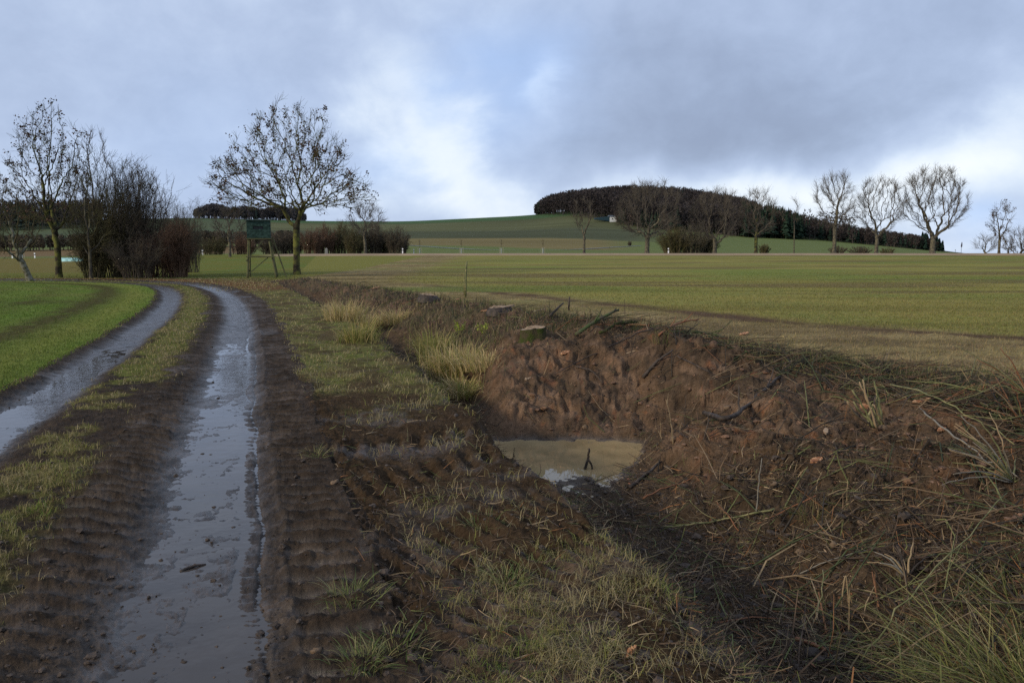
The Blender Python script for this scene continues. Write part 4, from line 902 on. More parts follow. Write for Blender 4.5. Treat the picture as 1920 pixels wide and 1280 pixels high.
def build_clods():
    r, X, Y = sample_Y(34000, 2.3, 22, 341, .9); z = zsample(X, Y)
    p = z['dm']*.55+z['vz']*.30*(Y < 9)+(z['cls'] == 1)*np.where(np.abs(z['t']) < .3, .10, .16); k = (r.random(len(X)) < p) & (z['z'] > -.79); X, Y, zz = X[k], Y[k], z['z'][k]
    clay = z['clay'][k]; n = len(X); v0, f = ico(); vv = []
    keep = slice(None); bm = np.arange(len(v0))
    size = (.003+r.exponential(.0042, n))*(1+1.0*(z['dm'][k] > 0)); size = np.minimum(size, .04)
    U = v0; m = len(U)
    D = 1+.16*r.normal(size=(n, m)); nn = nrm(r.normal(size=(n, 3))); D = D-.35*np.maximum(0, nn@U.T-.2); S = np.stack([size*r.uniform(.8, 1.4, n), size*r.uniform(.8, 1.4, n), size*r.uniform(.45, .8, n)], 1)
    V = U[None]*D[..., None]*S[:, None]+np.stack([X, Y, zz+size*.12], 1)[:, None]; Fi = (f[None]+(np.arange(n)*m)[:, None, None]).reshape(-1, 3)
    col = np.where(clay[:, None] > .4, [[.14, .080, .048]], [[.055, .040, .030]])*r.uniform(.7, 1.4, (n, 1))
    tag(mesh_np('earth_clods', V.reshape(-1, 3), [Fi], M_clod, attrs={'gc': np.repeat(col, m, 0)}, smooth=False), 'small crumbs and clods of earth lying on track, verge and bank', 'clods', kind='stuff')
M_clod = mat('clod_earth', attr='gc', rough=.8, spec=.25, namp=.3, nscale=40, bump=.5, bscale=120)
build_grass(); build_litter(); build_brush(); build_clods()

# ------------------------------------------------------------------ grass tussocks
def tussock(name, label, base, n, h, spread, seed, cols, droop=.9, w=.004, cat='grass tussock', seg=5, tiltdir=(0, 0), group=None, radius=.12, hv=.5):
    r = np.random.default_rng(seed); root_xy = r.normal(0, radius, (n, 2)); a = np.arctan2(root_xy[:, 1], root_xy[:, 0])+r.normal(0, .7, n)
    hh = h*r.uniform(1-hv, 1.1, n); out = spread*r.uniform(.1, 1.0, n); d = np.stack([np.cos(a)*out+tiltdir[0], np.sin(a)*out+tiltdir[1]], 1); dr = droop*r.uniform(.2, 1.1, n)
    s = np.stack([-np.sin(a), np.cos(a), 0*a], 1)*r.choice([-1, 1], n)[:, None]; s = nrm(s+r.normal(0, .4, s.shape)); ww = w*r.uniform(.6, 1.3, n); V = []
    for k in range(seg+1):
        t = k/seg; c = np.concatenate([root_xy+d*(t**1.3)[None] if False else root_xy+d*(t**1.25), (hh*(t*(1+.0))-dr*hh*t**2.6*.75)[:, None]], 1)
        wd = (ww*(1-t**2)*.5+.0004)[:, None]; V += [c-s*wd, c+s*wd]
    m = 2*(seg+1); V = np.stack(V, 1).reshape(-1, 3); b = np.arange(n)*m; Q = np.concatenate([np.stack([b+2*k, b+2*k+1, b+2*k+3, b+2*k+2], 1) for k in range(seg)])
    cols = np.array(cols); c = cols[r.integers(0, len(cols), n)]*r.uniform(.75, 1.2, (n, 1))
    o = mesh_np(name, V, [Q], M_grass, attrs={'gc': np.repeat(c, m, 0)}, smooth=False); o.location = (base[0], base[1], base[2]-.03)
    return tag(o, label, cat, group)
PALE = [(.36, .29, .16), (.28, .235, .12), (.21, .22, .08), (.40, .34, .21)]; GRN = [(.11, .14, .04), (.17, .185, .055), (.24, .22, .09), (.30, .25, .12)]
RUSH = [(.11, .125, .032), (.17, .17, .05), (.26, .23, .085), (.22, .13, .055), (.36, .30, .15), (.12, .09, .04), (.14, .15, .04)]
def build_tussocks():
    g = 'grass tussocks along the ditch'
    T = [(648, 602, 420, .55, .38, PALE, 'pale straw-coloured tussock, farthest up the ditch', .2), (692, 618, 420, .50, .38, PALE, 'pale tussock just in front of the farthest straw-coloured one', .2), (745, 606, 260, .42, .34, PALE, 'small faded tussock right behind the two pale ones', .2),
         (672, 640, 260, .42, .3, GRN, 'greenish tussock at the near foot of the two pale ones', .16), (812, 668, 300, .55, .36, GRN, 'upright green-tipped tussock left of the big ditch tussock', .16), (856, 700, 620, .52, .48, GRN+PALE, 'big arching yellow-green tussock hanging over the ditch', .22),
         (868, 738, 420, .30, .40, GRN+PALE, 'lower drooping part-green tussock at the ditch edge below the big one', .2), (910, 690, 240, .36, .34, PALE, 'withered tussock between the big ditch tussock and the bare earth', .2), (620, 585, 160, .35, .28, PALE, 'short pale tuft at the upper end of the tussock row', .15)]
    for k, (px, py, n, h, sp, c, lb, rd) in enumerate(T): tussock('grass_tussock', lb, hit(px, py), int(n*1.6), h*1.45, sp*1.25, 400+k, [(min(q_[0]*1.5, .62), min(q_[1]*1.36, .5), q_[2]*1.15) for q_ in c], .85, .011, group=g, radius=rd)
    tussock('rush_tussock', 'large dark rush tussock with long arching blades in the bottom right corner', (2.72, 3.72, gz(2.72, 3.72)+.05), 1300, .50, .78, 420, RUSH, 1.15, .0055, seg=7, radius=.26, tiltdir=(-.04, 0), hv=.6)
    tussock('rush_tussock', 'smaller rush tussock leaning out at the right edge behind the large one', (3.2, 4.6, gz(3.2, 4.6)), 200, .30, .4, 421, RUSH, 1.0, .0055, seg=6, radius=.2, hv=.6)
    for k, (px, py, n, h, sp, lb) in enumerate(((1520, 970, 70, .26, .30, 'small green and tan rush tuft lying on the lower bank'), (1240, 640, 60, .34, .16, 'tuft of upright green stems on top of the earth mound'), (1185, 620, 40, .28, .12, 'thin group of green stalks left of the upright tuft'), (1640, 790, 90, .20, .34, 'spray of cut dry grass around the shattered shrub stool'),
                                              (1840, 700, 80, .30, .25, 'green grass tuft on the crest near the right edge'), (1090, 655, 150, .26, .40, 'matted brown grass hanging over the left end of the earth face'), (1120, 630, 120, .26, .34, 'brown grass mat on the mound crest right of the mossy stump'))):
        tussock('grass_tuft', lb, hit(px, py), n, h, sp, 440+k, [(.10, .12, .03), (.17, .15, .06), (.22, .16, .08)] if k in (0, 1, 2, 4) else [(.15, .095, .05), (.22, .15, .08), (.12, .08, .045)], .8, .005, radius=.08 if k < 3 else .2, group='tufts on the bank', cat='grass tuft')
    for k, (px, py, lb) in enumerate(((655, 1115, 'bright green grass tuft at the edge of the tyre tracks, left one'), (745, 1210, 'grass tuft low in the picture right of the tyre ribs'), (1000, 1075, 'largest bright green tuft on the near verge'), (950, 1090, 'green tuft touching the left side of the largest verge tuft'), (1110, 1215, 'straw-coloured tuft on the near verge edge'), (590, 850, 'small lone green tuft beside the right-hand rut'), (680, 1240, 'blue-green grass tuft at the bottom of the picture'), (905, 985, 'sparse tuft on the muddy verge above the largest green tuft'))):
        tussock('verge_tuft', lb, hit(px, py), 130 if k != 5 else 50, .13, .16, 460+k, [(.10, .145, .04), (.16, .185, .06), (.27, .24, .11), (.20, .17, .07)] if k != 4 else PALE, .7, .0042, radius=.05, group='tufts on the near verge', cat='grass tuft')
build_tussocks()

# ------------------------------------------------------------------ cut wood, sticks and stones lying about
M_cut = mat('fresh_cut_wood', (.33, .24, .165), c2=(.17, .12, .08), nscale=14, rough=.8, spec=.2)
M_orange = mat('orange_wood', (.26, .11, .05), c2=(.38, .21, .11), nscale=30, rough=.75, spec=.25, bump=.6, bscale=60)
M_moss = mat('mossy_stump_bark', (.050, .062, .016), c2=(.05, .040, .022), nscale=9, rough=.95, spec=.05, bump=1, bscale=50)
M_stick = {k: mat(k+'_stick', a, c2=b, nscale=12, rough=.7, spec=.3, bump=.3, bscale=80) for k, a, b in (
    ('green', (.13, .135, .05), (.18, .16, .07)), ('tan', (.30, .22, .12), (.22, .15, .08)), ('dark', (.035, .026, .02), (.06, .042, .03)), ('grey', (.22, .20, .16), (.15, .13, .10)), ('red', (.24, .095, .04), (.16, .07, .035)), ('yellow', (.46, .38, .17), (.36, .28, .11)), ('mossy', (.06, .085, .02), (.045, .035, .022)))}
M_stone = mat('earthy_stone', (.17, .115, .07), c2=(.12, .08, .05), nscale=10, rough=.85, spec=.2, bump=.8, bscale=40)
def stick(name, label, path, r0, m, cat='stick', r1=None, side=None, group=None, seed=0, k=7):
    """path: list of (px, py, height above ground) or xyz arrays"""
    pts = []
    for p in path:
        h_ = hit(p[0], p[1])
        if pts and h_[1]-pts[-1][1] > 1.6:          # the sight line left the bank: carry on at the last depth
            Y_ = pts[-1][1]+.2; x_, z_ = at_Y(p[0], p[1], Y_); h_ = np.array([float(x_), Y_, float(z_)])
        pts.append(h_+np.array([0, 0, p[2]]))
    return stick3(name, label, pts, r0, m, cat, r1, side, group, seed, k)
def smoothpath(pts, n=5, seed=0, wob=.0):
    pts = np.array(pts); t = np.arange(len(pts)); tt = np.linspace(0, len(pts)-1, (len(pts)-1)*n+1); q = np.stack([np.interp(tt, t, pts[:, i]) for i in range(3)], 1)
    for _ in range(3): q[1:-1] = (q[:-2]+2*q[1:-1]+q[2:])/4
    r = np.random.default_rng(seed); L = np.linalg.norm(pts[-1]-pts[0]); q[1:-1] += r.normal(0, wob*L, q[1:-1].shape); return q
def stick3(name, label, pts, r0, m, cat='stick', r1=None, side=None, group=None, seed=0, k=7):
    q = smoothpath(pts, 5, seed, .006); o0 = q[0].copy(); q = q-o0; n = len(q); V, Q, T = chain_closed(q, np.linspace(r0, r1 or r0*.5, n), k)
    o = mesh_np(name, V, [Q, T], m); o.location = o0; tag(o, label, cat, group)
    if side:
        r = np.random.default_rng(seed+5)
        for s in range(side):
            i = int(r.uniform(.25, .85)*n); d = nrm(q[min(i+1, n-1)]-q[i]); dv = nrm(d+r.normal(0, .5, 3)+[0, 0, .3]); L = np.linalg.norm(q[-1])*r.uniform(.15, .35); pp = np.array([q[i], q[i]+dv*L*.5, q[i]+nrm(dv+[0, 0, .3])*L])
            V, Q, T = chain_closed(smoothpath(pp, 3, s, .01), np.linspace(r0*.5, r0*.2, 7), 5); mesh_np('side_twig', V, [Q, T], m, o)
    return o
def stump(label, px, py, rad, h, seed, tilt=.1, m=None, top=None, sky=1.0):
    b = hit(px, py); b = np.array([b[0], b[1]+.25, gz(b[0], b[1]+.25)+.0]); r = np.random.default_rng(seed); root = empty('tree_stump', b, label, 'stump'); K = 28; th = np.arange(K)*2*np.pi/K
    prof = [(-.12, 1.35), (0, 1.18), (h*.35, 1.04), (h, 1.0)]; V = []; nz = 1+.10*np.sin(th*3+r.random()*6)+.06*np.sin(th*7+1)
    for z, s in prof: V.append(np.stack([np.cos(th)*rad*s*nz*sky, np.sin(th)*rad*s*nz, z+tilt*np.cos(th)*rad*(z > h*.9)], 1))
    V = np.concatenate(V); i = np.arange(K); j = (i+1) % K; Q = np.concatenate([np.stack([a*K+i, a*K+j, (a+1)*K+j, (a+1)*K+i], 1) for a in range(len(prof)-1)]); mesh_np('bark', V, [Q], m or M_moss, root)
    rings = []; nr = 4
    for a in range(nr): rr = 1-a/nr; rings.append(np.stack([np.cos(th)*rad*nz*rr*sky*.985, np.sin(th)*rad*nz*rr*.985, h+.004+tilt*np.cos(th)*rad*rr+r.normal(0, .006, K)+(.03 if a > 1 else 0)*np.sign(np.sin(th))], 1))
    V = np.concatenate(rings+[np.array([[0, 0, h+.01]])]); Q = np.concatenate([np.stack([a*K+i, a*K+j, (a+1)*K+j, (a+1)*K+i], 1) for a in range(nr-1)]); T = np.stack([(nr-1)*K+i, (nr-1)*K+j, np.full(K, nr*K)], 1)
    mesh_np('cut_face', V, [Q, T], top or M_cut, root, smooth=False); return root
def stone(label, px, py, s, seed, m=None, squash=.7, name='stone'):
    b = hit(px, py); V, Fi = lump((0, 0, s*squash*.05), s, seed, squash, .5); o = mesh_np(name, V, [Fi], m or M_stone); o.location = b; return tag(o, label, name.replace('_', ' '))
def wood_chip(label, px, py, L, w, m, seed, ang=0, thick=.02):
    b = hit(px, py)+np.array([0, 0, .02]); r = np.random.default_rng(seed); n = 12; t = np.linspace(-1, 1, n); V = []
    for z in (0, thick):
        for sgn in (-1, 1): V.append(np.stack([t*L/2+r.normal(0, .02*L, n), sgn*w/2*(1-np.abs(t)**3*.7)*r.uniform(.7, 1.15, n), z+.01*t+r.normal(0, thick*.15, n)], 1))
    V = np.concatenate(V); a, bb, c, d = 0, n, 2*n, 3*n; i = np.arange(n-1)
    q = lambda A, B: np.stack([A+i, A+i+1, B+i+1, B+i], 1)
    Q = np.concatenate([q(a, bb)[:, ::-1], q(c, d), q(a, c), q(bb, d)[:, ::-1], np.array([[a, bb, d, c], [a+n-1, c+n-1, d+n-1, bb+n-1]])])
    o = mesh_np('wood_chip', V, [Q], m, smooth=False); o.location = b; o.rotation_euler = (.15, -.1, ang); return tag(o, label, 'wood chip')
def build_items():
    stump('mossy stump with a pale pink cut top at the left of the earth mound', 1000, 640, .20, .21, 1, .12, sky=1.0)
    stump('low pale stump among split wood farther up the ridge', 935, 592, .24, .06, 2, .05, m=M_stick['dark'])
    stump('small reddish stump hidden in weeds above the row of pale tussocks', 800, 566, .24, .08, 3, -.1, m=M_stick['dark'])
    for k, (px, py, L, w, m, a, lb) in enumerate(((1728, 756, .20, .07, M_orange, -.1, 'large orange split chip on the right bank below the crest'), (1478, 684, .20, .035, M_cut, .5, 'pale long chip on the crest above the round earth lobe'), (990, 712, .10, .06, M_cut, .2, 'pale chip at the left end of the earth face'),
            (1060, 665, .16, .10, M_orange, .6, 'brown-orange torn piece in the grass mat left of the mound'), (1548, 812, .10, .05, M_cut, 1.2, 'tan chip left of the shattered stool'), (1530, 868, .12, .07, M_orange, .4, 'orange-tan splinter pile chip below the shattered stool'),
            (1620, 765, .06, .10, M_orange, 1.3, 'orange chip stuck among the split stems of the stool'), (1765, 810, .10, .06, M_orange, .2, 'orange chip under the long green rods'), (950, 578, .35, .10, M_cut, .3, 'pale splinters beside the far pale stump'), (905, 585, .3, .08, M_orange, -.3, 'orange splinter left of the far pale stump'),
            (1395, 628, .22, .10, M_orange, .3, 'orange clod-like chip on top of the mound'), (1010, 585, .35, .05, M_cut, .4, 'pale-ended log piece lying across the ridge'), (860, 562, .3, .08, M_orange, .8, 'orange chip near the wooden stake foot'), (760, 548, .3, .07, M_cut, .1, 'small pale chip far up the ridge'), (705, 541, .3, .09, M_orange, .5, 'orange chip at the far end of the ridge'), (1183, 1232, .05, .02, M_orange, .4, 'tiny orange leaf-like chip on the near verge'))):
        wood_chip(lb, px, py, L, w, m, 500+k, a)
    G = M_stick
    # shattered willow stool on the right bank
    b = hit(1650, 800); root = empty('shattered_stool', b, 'shattered shrub stool with pale split stems on the right bank', 'cut shrub'); V, Fi = lump((0, 0, -.02), .13, 77, .5, .5); mesh_np('root_mass', V, [Fi], M_stone, root)
    r = np.random.default_rng(5)
    for k in range(13):
        a = r.normal(2.3, .9); L = r.uniform(.3, .62); el = r.uniform(.45, 1.15); e = np.array([math.cos(a)*math.cos(el), math.sin(a)*math.cos(el)*.5-.15, math.sin(el)])*L; s = r.normal(0, .07, 3)*[1, 1, 0]
        mm_ = [G['green'], G['tan'], G['yellow'], G['dark']][[0, 1, 0, 3, 2, 0, 1, 0, 0, 3, 1, 0, 1][k]]; V, Q, T = chain_closed(smoothpath(np.array([s, s+e*.5+r.normal(0, .02, 3), s+e]), 4, k, .01), np.linspace(.013, .009, 9)*(1.3 if k == 4 else .9), 7); mesh_np('stem', V, [Q, T], mm_, root)
    # long rods
    stick('cut_rod', 'long green rod arching from the stool down to the right edge', [(1655, 728, .06), (1740, 775, .22), (1830, 815, .15), (1925, 850, .02)], .010, G['green'], 'rod', side=2, seed=1)
    stick('cut_rod', 'long grey-green rod crossing downhill right of the stool', [(1722, 772, .05), (1775, 830, .12), (1850, 880, .08), (1912, 902, .02)], .010, G['grey'], 'rod', seed=2)
    stick('cut_rod', 'yellow-tipped rod lying level on the lower bank', [(1452, 964, .05), (1380, 980, .06), (1290, 992, .02), (1190, 990, .01)], .009, G['green'], 'rod', side=2, seed=3, r1=.004)
    stick('cut_rod', 'orange broken rod on the lower bank near the puddle', [(1206, 938, .02), (1245, 922, .05), (1300, 905, .03)], .009, G['red'], 'rod', seed=4, side=1)
    stick('cut_rod', 'thin orange rod running over the bank towards the ditch', [(1385, 998, .02), (1350, 960, .06), (1300, 892, .03)], .005, G['red'], 'rod', seed=6)
    stick('cut_rod', 'thin brown rod lying above the ditch floor right of centre', [(1530, 935, .03), (1470, 965, .04), (1420, 985, .02)], .006, G['red'], 'rod', seed=7)
    stick('cut_rod', 'dark rod lying along the verge slope edge', [(1235, 1100, .02), (1330, 1180, .04), (1420, 1240, .02)], .006, G['green'], 'rod', seed=8, r1=.003)
    stick('cut_rod', 'pale rod at the foot of the verge, lower of two', [(1340, 1172, .02), (1410, 1168, .04), (1490, 1165, .01)], .006, G['red'], 'rod', seed=9)
    stick('cut_rod', 'grey thin rod in the middle of the ditch litter', [(1500, 1078, .02), (1560, 1060, .05), (1625, 1035, .02)], .005, G['grey'], 'rod', seed=10)
    stick('cut_rod', 'long thin green stem bending over the litter near the rush tussock', [(1610, 1255, .02), (1700, 1190, .25), (1790, 1120, .35), (1880, 1040, .45)], .006, G['green'], 'rod', seed=11, r1=.003)
    stick('cut_rod', 'thin curved green stem at the ditch bottom', [(1430, 1180, .02), (1500, 1190, .03), (1540, 1160, .12), (1540, 1125, .22)], .005, G['green'], 'rod', seed=12, r1=.003)
    stick('bark_stick', 'thick reddish bark-stripped stick at the bottom of the ditch', [(1492, 1203, .02), (1525, 1216, .03), (1560, 1230, .02)], .016, G['red'], 'stick', r1=.010, seed=13)
    stick('wet_stick', 'short dark stick lying in the wet right-hand rut', [(338, 1071, .0), (362, 1064, .012), (386, 1060, .004)], .010, G['dark'], 'stick', seed=14)
    b = hit(1578, 1145)
    stick3('broken_stalk', 'upright tan stalk bent double in the ditch litter', [b, b+[0.0, 0, .13], b+[.015, 0, .27], b+[.035, 0, .14], b+[.05, .0, .02]], .006, G['tan'], 'stalk', seed=15, r1=.005)
    b = hit(1418, 965); stick3('standing_stem', 'thin pale stem standing up from the lower bank', [b, b+[.01, 0, .25], b+[.03, 0, .5]], .007, G['grey'], 'stem', seed=16)
    b = hit(1262, 835); stick3('standing_stem', 'pair of pale bent stems at the right end of the puddle', [b, b+[-.02, 0, .25], b+[-.09, 0, .52]], .007, G['tan'], 'stem', seed=17, side=2)
    b = np.array([.83, 8.75, -.86]); root = empty('forked_stick', b, 'dark forked stick standing in the muddy puddle', 'stick')
    V, Q, T = chain_closed(smoothpath(np.array([[0, 0, 0], [.02, 0, .12], [.05, .01, .2], [.045, 0, .30]]), 4, 1, .01), np.linspace(.018, .012, 13)); mesh_np('main_limb', V, [Q, T], G['dark'], root)
    V, Q, T = chain_closed(smoothpath(np.array([[.045, 0, .17], [.09, 0, .10], [.085, 0, .02], [.07, 0, -.02]]), 4, 2, .01), np.linspace(.012, .007, 13)); mesh_np('side_limb', V, [Q, T], G['dark'], root)
    stick('torn_root', 'thick dark root looping out of the earth face right of the puddle', [(1320, 775, .02), (1345, 800, .08), (1375, 798, .10), (1400, 770, .05), (1440, 730, .06), (1480, 700, .03)], .030, G['dark'], 'root', seed=18, r1=.02, side=3)
    stick('torn_root', 'dark branch stub sticking out of the middle of the earth face', [(1205, 712, .03), (1232, 692, .12), (1262, 668, .10)], .028, G['dark'], 'root', seed=19)
    stick('torn_root', 'thin black root hanging at the left part of the earth face', [(1080, 690, .02), (1110, 700, .05), (1130, 722, .02)], .012, G['dark'], 'root', seed=20, side=1)
    stick('torn_root', 'curved brown root near the top of the earth face', [(1270, 668, .02), (1300, 690, .05), (1330, 702, .02)], .014, G['dark'], 'root', seed=21)
    stick('torn_root', 'dark wet root lying from the puddle end to the lower bank', [(1180, 918, .02), (1215, 892, .03), (1240, 868, .02)], .022, G['dark'], 'root', seed=22)
    stick('fallen_branch', 'dark mossy branch sloping over the crest right of the mossy stump', [(1080, 632, .04), (1120, 612, .12), (1160, 592, .10)], .035, G['mossy'], 'branch', seed=23, r1=.02, side=2)
    stick('fallen_branch', 'bright mossy branch lying on the mound crest', [(1125, 630, .05), (1160, 616, .10), (1195, 610, .06)], .028, M_moss, 'branch', seed=24, side=1)
    stick('fallen_branch', 'long thin branch lying down the mound from its crest', [(1225, 622, .06), (1170, 645, .08), (1110, 672, .05), (1040, 705, .03)], .013, G['dark'], 'branch', seed=25, side=2)
    stick('fallen_branch', 'pair-forked branch on top of the mound by the field', [(1235, 636, .06), (1270, 622, .14), (1310, 612, .12)], .02, G['red'], 'branch', seed=26, side=3)
    stick('fallen_branch', 'dark branch reaching over the crest at the field edge', [(1300, 630, .05), (1350, 640, .12), (1400, 665, .05)], .02, G['mossy'], 'branch', seed=27, side=4)
    stick('fallen_branch', 'orange-brown straight branch lying on the crest at the right', [(1745, 728, .03), (1795, 722, .05), (1850, 714, .03)], .018, G['red'], 'branch', seed=28)
    stick('fallen_branch', 'thin green rod on the crest between the pale chip and the tuft', [(1690, 690, .03), (1740, 690, .06), (1830, 694, .04)], .009, G['dark'], 'branch', seed=29, side=2)
    stick('fallen_branch', 'dark log piece with a pale end lying on the ridge', [(1030, 600, .08), (1045, 592, .14), (1056, 585, .18)], .03, G['dark'], 'branch', seed=30)
    # bare cut bushes at the right edge
    def spray(label, px, py, n, L, seed, ms, az, sp=.8):
        b = hit(px, py); root = empty('cut_bush', b, label, 'cut bush'); r = np.random.default_rng(seed)
        for k in range(n):
            a = az+r.normal(0, sp); el = r.uniform(.1, 1.1); d = np.array([math.cos(a)*math.cos(el), math.sin(a)*math.cos(el)*.6, math.sin(el)]); l = L*r.uniform(.5, 1.1); p = np.array([[0, 0, 0], d*l*.5+[0, 0, .03], d*l+[0, 0, -.10*l]])
            V, Q, T = chain_closed(smoothpath(p, 4, k, .008), np.linspace(.009, .003, 9), 6); mesh_np('branch', V, [Q, T], G[ms[k % len(ms)]], root)
    spray('radiating green cut stems at the right edge below the crest', 1900, 905, 20, .75, 31, ['green', 'green', 'grey', 'tan'], 3.0, .9)
    spray('thin reddish twigs fanning in from the right edge under the crest', 1925, 800, 8, .8, 32, ['red', 'tan', 'green', 'red'], 3.1, .5)
    spray('few orange-green twigs reaching in at the upper right edge', 1930, 745, 8, 1.0, 33, ['green', 'red', 'tan'], 3.0, .35)
    spray('little bunch of broken dry stems near the ditch foot', 1700, 1080, 12, .32, 34, ['tan', 'grey', 'dark'], 1.8, 1.2)
    for k, (px, py, s, lb) in enumerate(((1452, 908, .05, 'round tan stone on the lower bank'), (1500, 1035, .045, 'pale stone in the middle of the bank foot'), (1362, 765, .06, 'small brown stone right of the torn root'), (628, 905, .035, 'flat grey stone at the edge of the rut mud'), (1262, 822, .05, 'stone at the right end of the puddle'), (1870, 888, .06, 'pale lump on the right bank'), (1098, 800, .05, 'earth lump right behind the puddle'), (1620, 980, .05, 'brown stone below the stool'), (1520, 1185, .05, 'dark stone on the ditch floor'), (1565, 1022, .04, 'sandy stone beside the rush tuft'), (590, 1220, .03, 'small flat grey stone in the tyre ribs near the bottom'))):
        stone(lb, px, py, s, 600+k)
    for k, (px, py, s, lb) in enumerate(((1290, 1110, .05, 'dark earth clod where the verge meets the ditch floor'), (1440, 800, .09, 'large clay clod on the bank right of the torn root'), (1180, 775, .06, 'clay clod low on the earth face'), (1020, 765, .07, 'clay clod left of the pale smooth patch'), (1000, 740, .06, 'clay clod near the left end of the earth face'), (1560, 850, .06, 'clay clod left below the stool'), (1340, 650, .09, 'reddish clod on top of the mound'), (1700, 900, .06, 'brown clod in the middle of the right bank'))):
        stone(lb, px, py, s, 630+k, M_clay, .7, 'earth_clod')
    # young leafy plant
    for k, (px, py, lb) in enumerate(((862, 622, 'yellow-green leafy seedling on the ridge, left one'), (905, 624, 'yellow-green leafy seedling on the ridge, right one'))):
        b = hit(px, py+4); root = empty('young_plant', b, lb, 'plant', 'leafy seedlings'); r = np.random.default_rng(k); pl = Pile(); L = []
        for s in range(7):
            a = s*.9; e = np.array([math.cos(a)*.12, math.sin(a)*.12, r.uniform(.12, .3)]); V, F_ = chain(np.array([[0, 0, 0], e*.5+[0, 0, .03], e]), [.004, .003, .002], 4); pl.add(V, F_)
            for t in np.linspace(.4, 1, 7): L.append(e*t+r.normal(0, .012, 3))
        st = pl.build('stems', G['green'], root); leafcloud('leaves', np.array(L), .035, r, mat('seedling_leaf', (.26, .30, .03), rough=.5, trans=.3), st)
M_clay = mat('clay_clod', (.115, .068, .042), c2=(.16, .09, .05), nscale=9, rough=.9, spec=.2, bump=.9, bscale=45)
build_items()

# ------------------------------------------------------------------ things people put there
def rotz(a): return np.array([[math.cos(a), -math.sin(a), 0], [math.sin(a), math.cos(a), 0], [0, 0, 1]])
M_green = mat('green_boards', (.022, .046, .036), c2=(.032, .060, .048), nscale=6, rough=.85, spec=.15)
M_pole = mat('weathered_poles', (.125, .115, .060), c2=(.085, .09, .04), nscale=4, rough=.95, spec=.1)
M_white = mat('white_plastic', (.80, .80, .78), rough=.5, spec=.4, namp=.03); M_black = mat('black_plastic', (.02, .02, .02), rough=.5, spec=.4)
def build_hide():
    Y = 53; b = spot_at(487, Y); root = empty('raised_hide', b, 'raised hunting hide with a dark green cabin on slanting poles under the lone tree', 'hunting hide'); k = Y/F
    w, d = 40*k, 1.45; z0 = 2.62; z1 = z0+1.17; A = .25; Rm = rotz(A)
    def P(x, y, z): return np.array([*(Rm@np.array([x, y, 0]))[:2], z])
    cab = Pile()
    t = .03; nb = 6; hh = (z1-z0)/nb
    for q in range(nb):                       # horizontal boards, butted with 4 mm joints
        zc = z0+hh*(q+.5); skip = q in (3,)
        for sx, sy, lx, ly in ((0, -d/2, w, t), (0, d/2, w, t), (-w/2, 0, t, d-.07), (w/2, 0, t, d-.07)):
            if skip and sy < 0:
                for xx in (-w*.36, w*.36): c = P(xx, sy, zc); cab.box(*c, w*.27, t, hh-.004, rot=Rm)
            else: c = P(sx, sy, zc); cab.box(*c, lx, ly, hh-.004, rot=Rm)
    cab.build('cabin', M_green, root, False)
    fl = Pile(); c = P(0, 0, z0-.04); fl.box(*c, w+.1, d+.1, .06, rot=Rm); fl.build('floor', M_pole, root, False)
    wd = Pile(); c = P(0, -d/2+.1, z0+hh*3.5); wd.box(*c, w*.42, .02, hh-.01, rot=Rm); wd.build('window', M_black, root, False)
    rf = Pile(); c = P(0, 0, z1+.05); rr = Rm@np.array([[1, 0, 0], [0, 1, 0], [0, .06, 1]]); rf.box(*c, w+.22, d+.25, .05, rot=rr); rf.build('roof', mat('roofing_felt', (.030, .052, .042), rough=.9, c2=(.04, .06, .05)), root, False)
    for sx, sy in ((-1, -1), (1, -1), (-1, 1), (1, 1)):
        a = P(sx*(w/2-.08), sy*(d/2-.1), z0-.07); g = P(sx*(w/2-.06+(.10 if sx < 0 else .42)), sy*(d/2+.30), -.1); V, Q, T = chain_closed(smoothpath([g, (g+a)/2, a], 3), np.linspace(.07, .055, 7), 8); mesh_np('leg', V, [Q, T], M_pole, root)
    for a, c in ((P(-w/2-.1, -d/2-.22, 1.1), P(.30, -d/2+.02, 2.5)), (P(-w/2+.0, -d/2-.26, .25), P(w/2-.15, -d/2-.12, 1.35)), (P(-w/2-.1, -d/2-.2, 1.38), P(w/2+.25, -d/2-.2, 1.38)), (P(-w/2-.1, d/2+.2, 1.4), P(w/2+.25, d/2+.2, 1.4)), (P(w/2+.3, -d/2-.25, .4), P(w/2+.05, d/2, 2.4)), (P(-w/2-.1, d/2+.2, .4), P(-w/2, -d/2, 2.2))):
        pl = Pile(); pl.beam(a, c, .06); pl.build('brace', M_pole, root, False)
    r0 = P(w/2+.95, -.1, 0); r1 = P(w/2+.95, .32, 0); t0 = P(w/2+.12, -.1, z0+.1); t1 = P(w/2+.12, .32, z0+.1); pl = Pile()
    pl.beam(r0, t0, .06); pl.beam(r1, t1, .06); lad = pl.build('ladder', M_pole, root, False)
    for q in range(1, 8):
        f = q/8; pl = Pile(); pl.beam(r0+(t0-r0)*f, r1+(t1-r1)*f, .04); pl.build('rung', M_pole, lad, False)
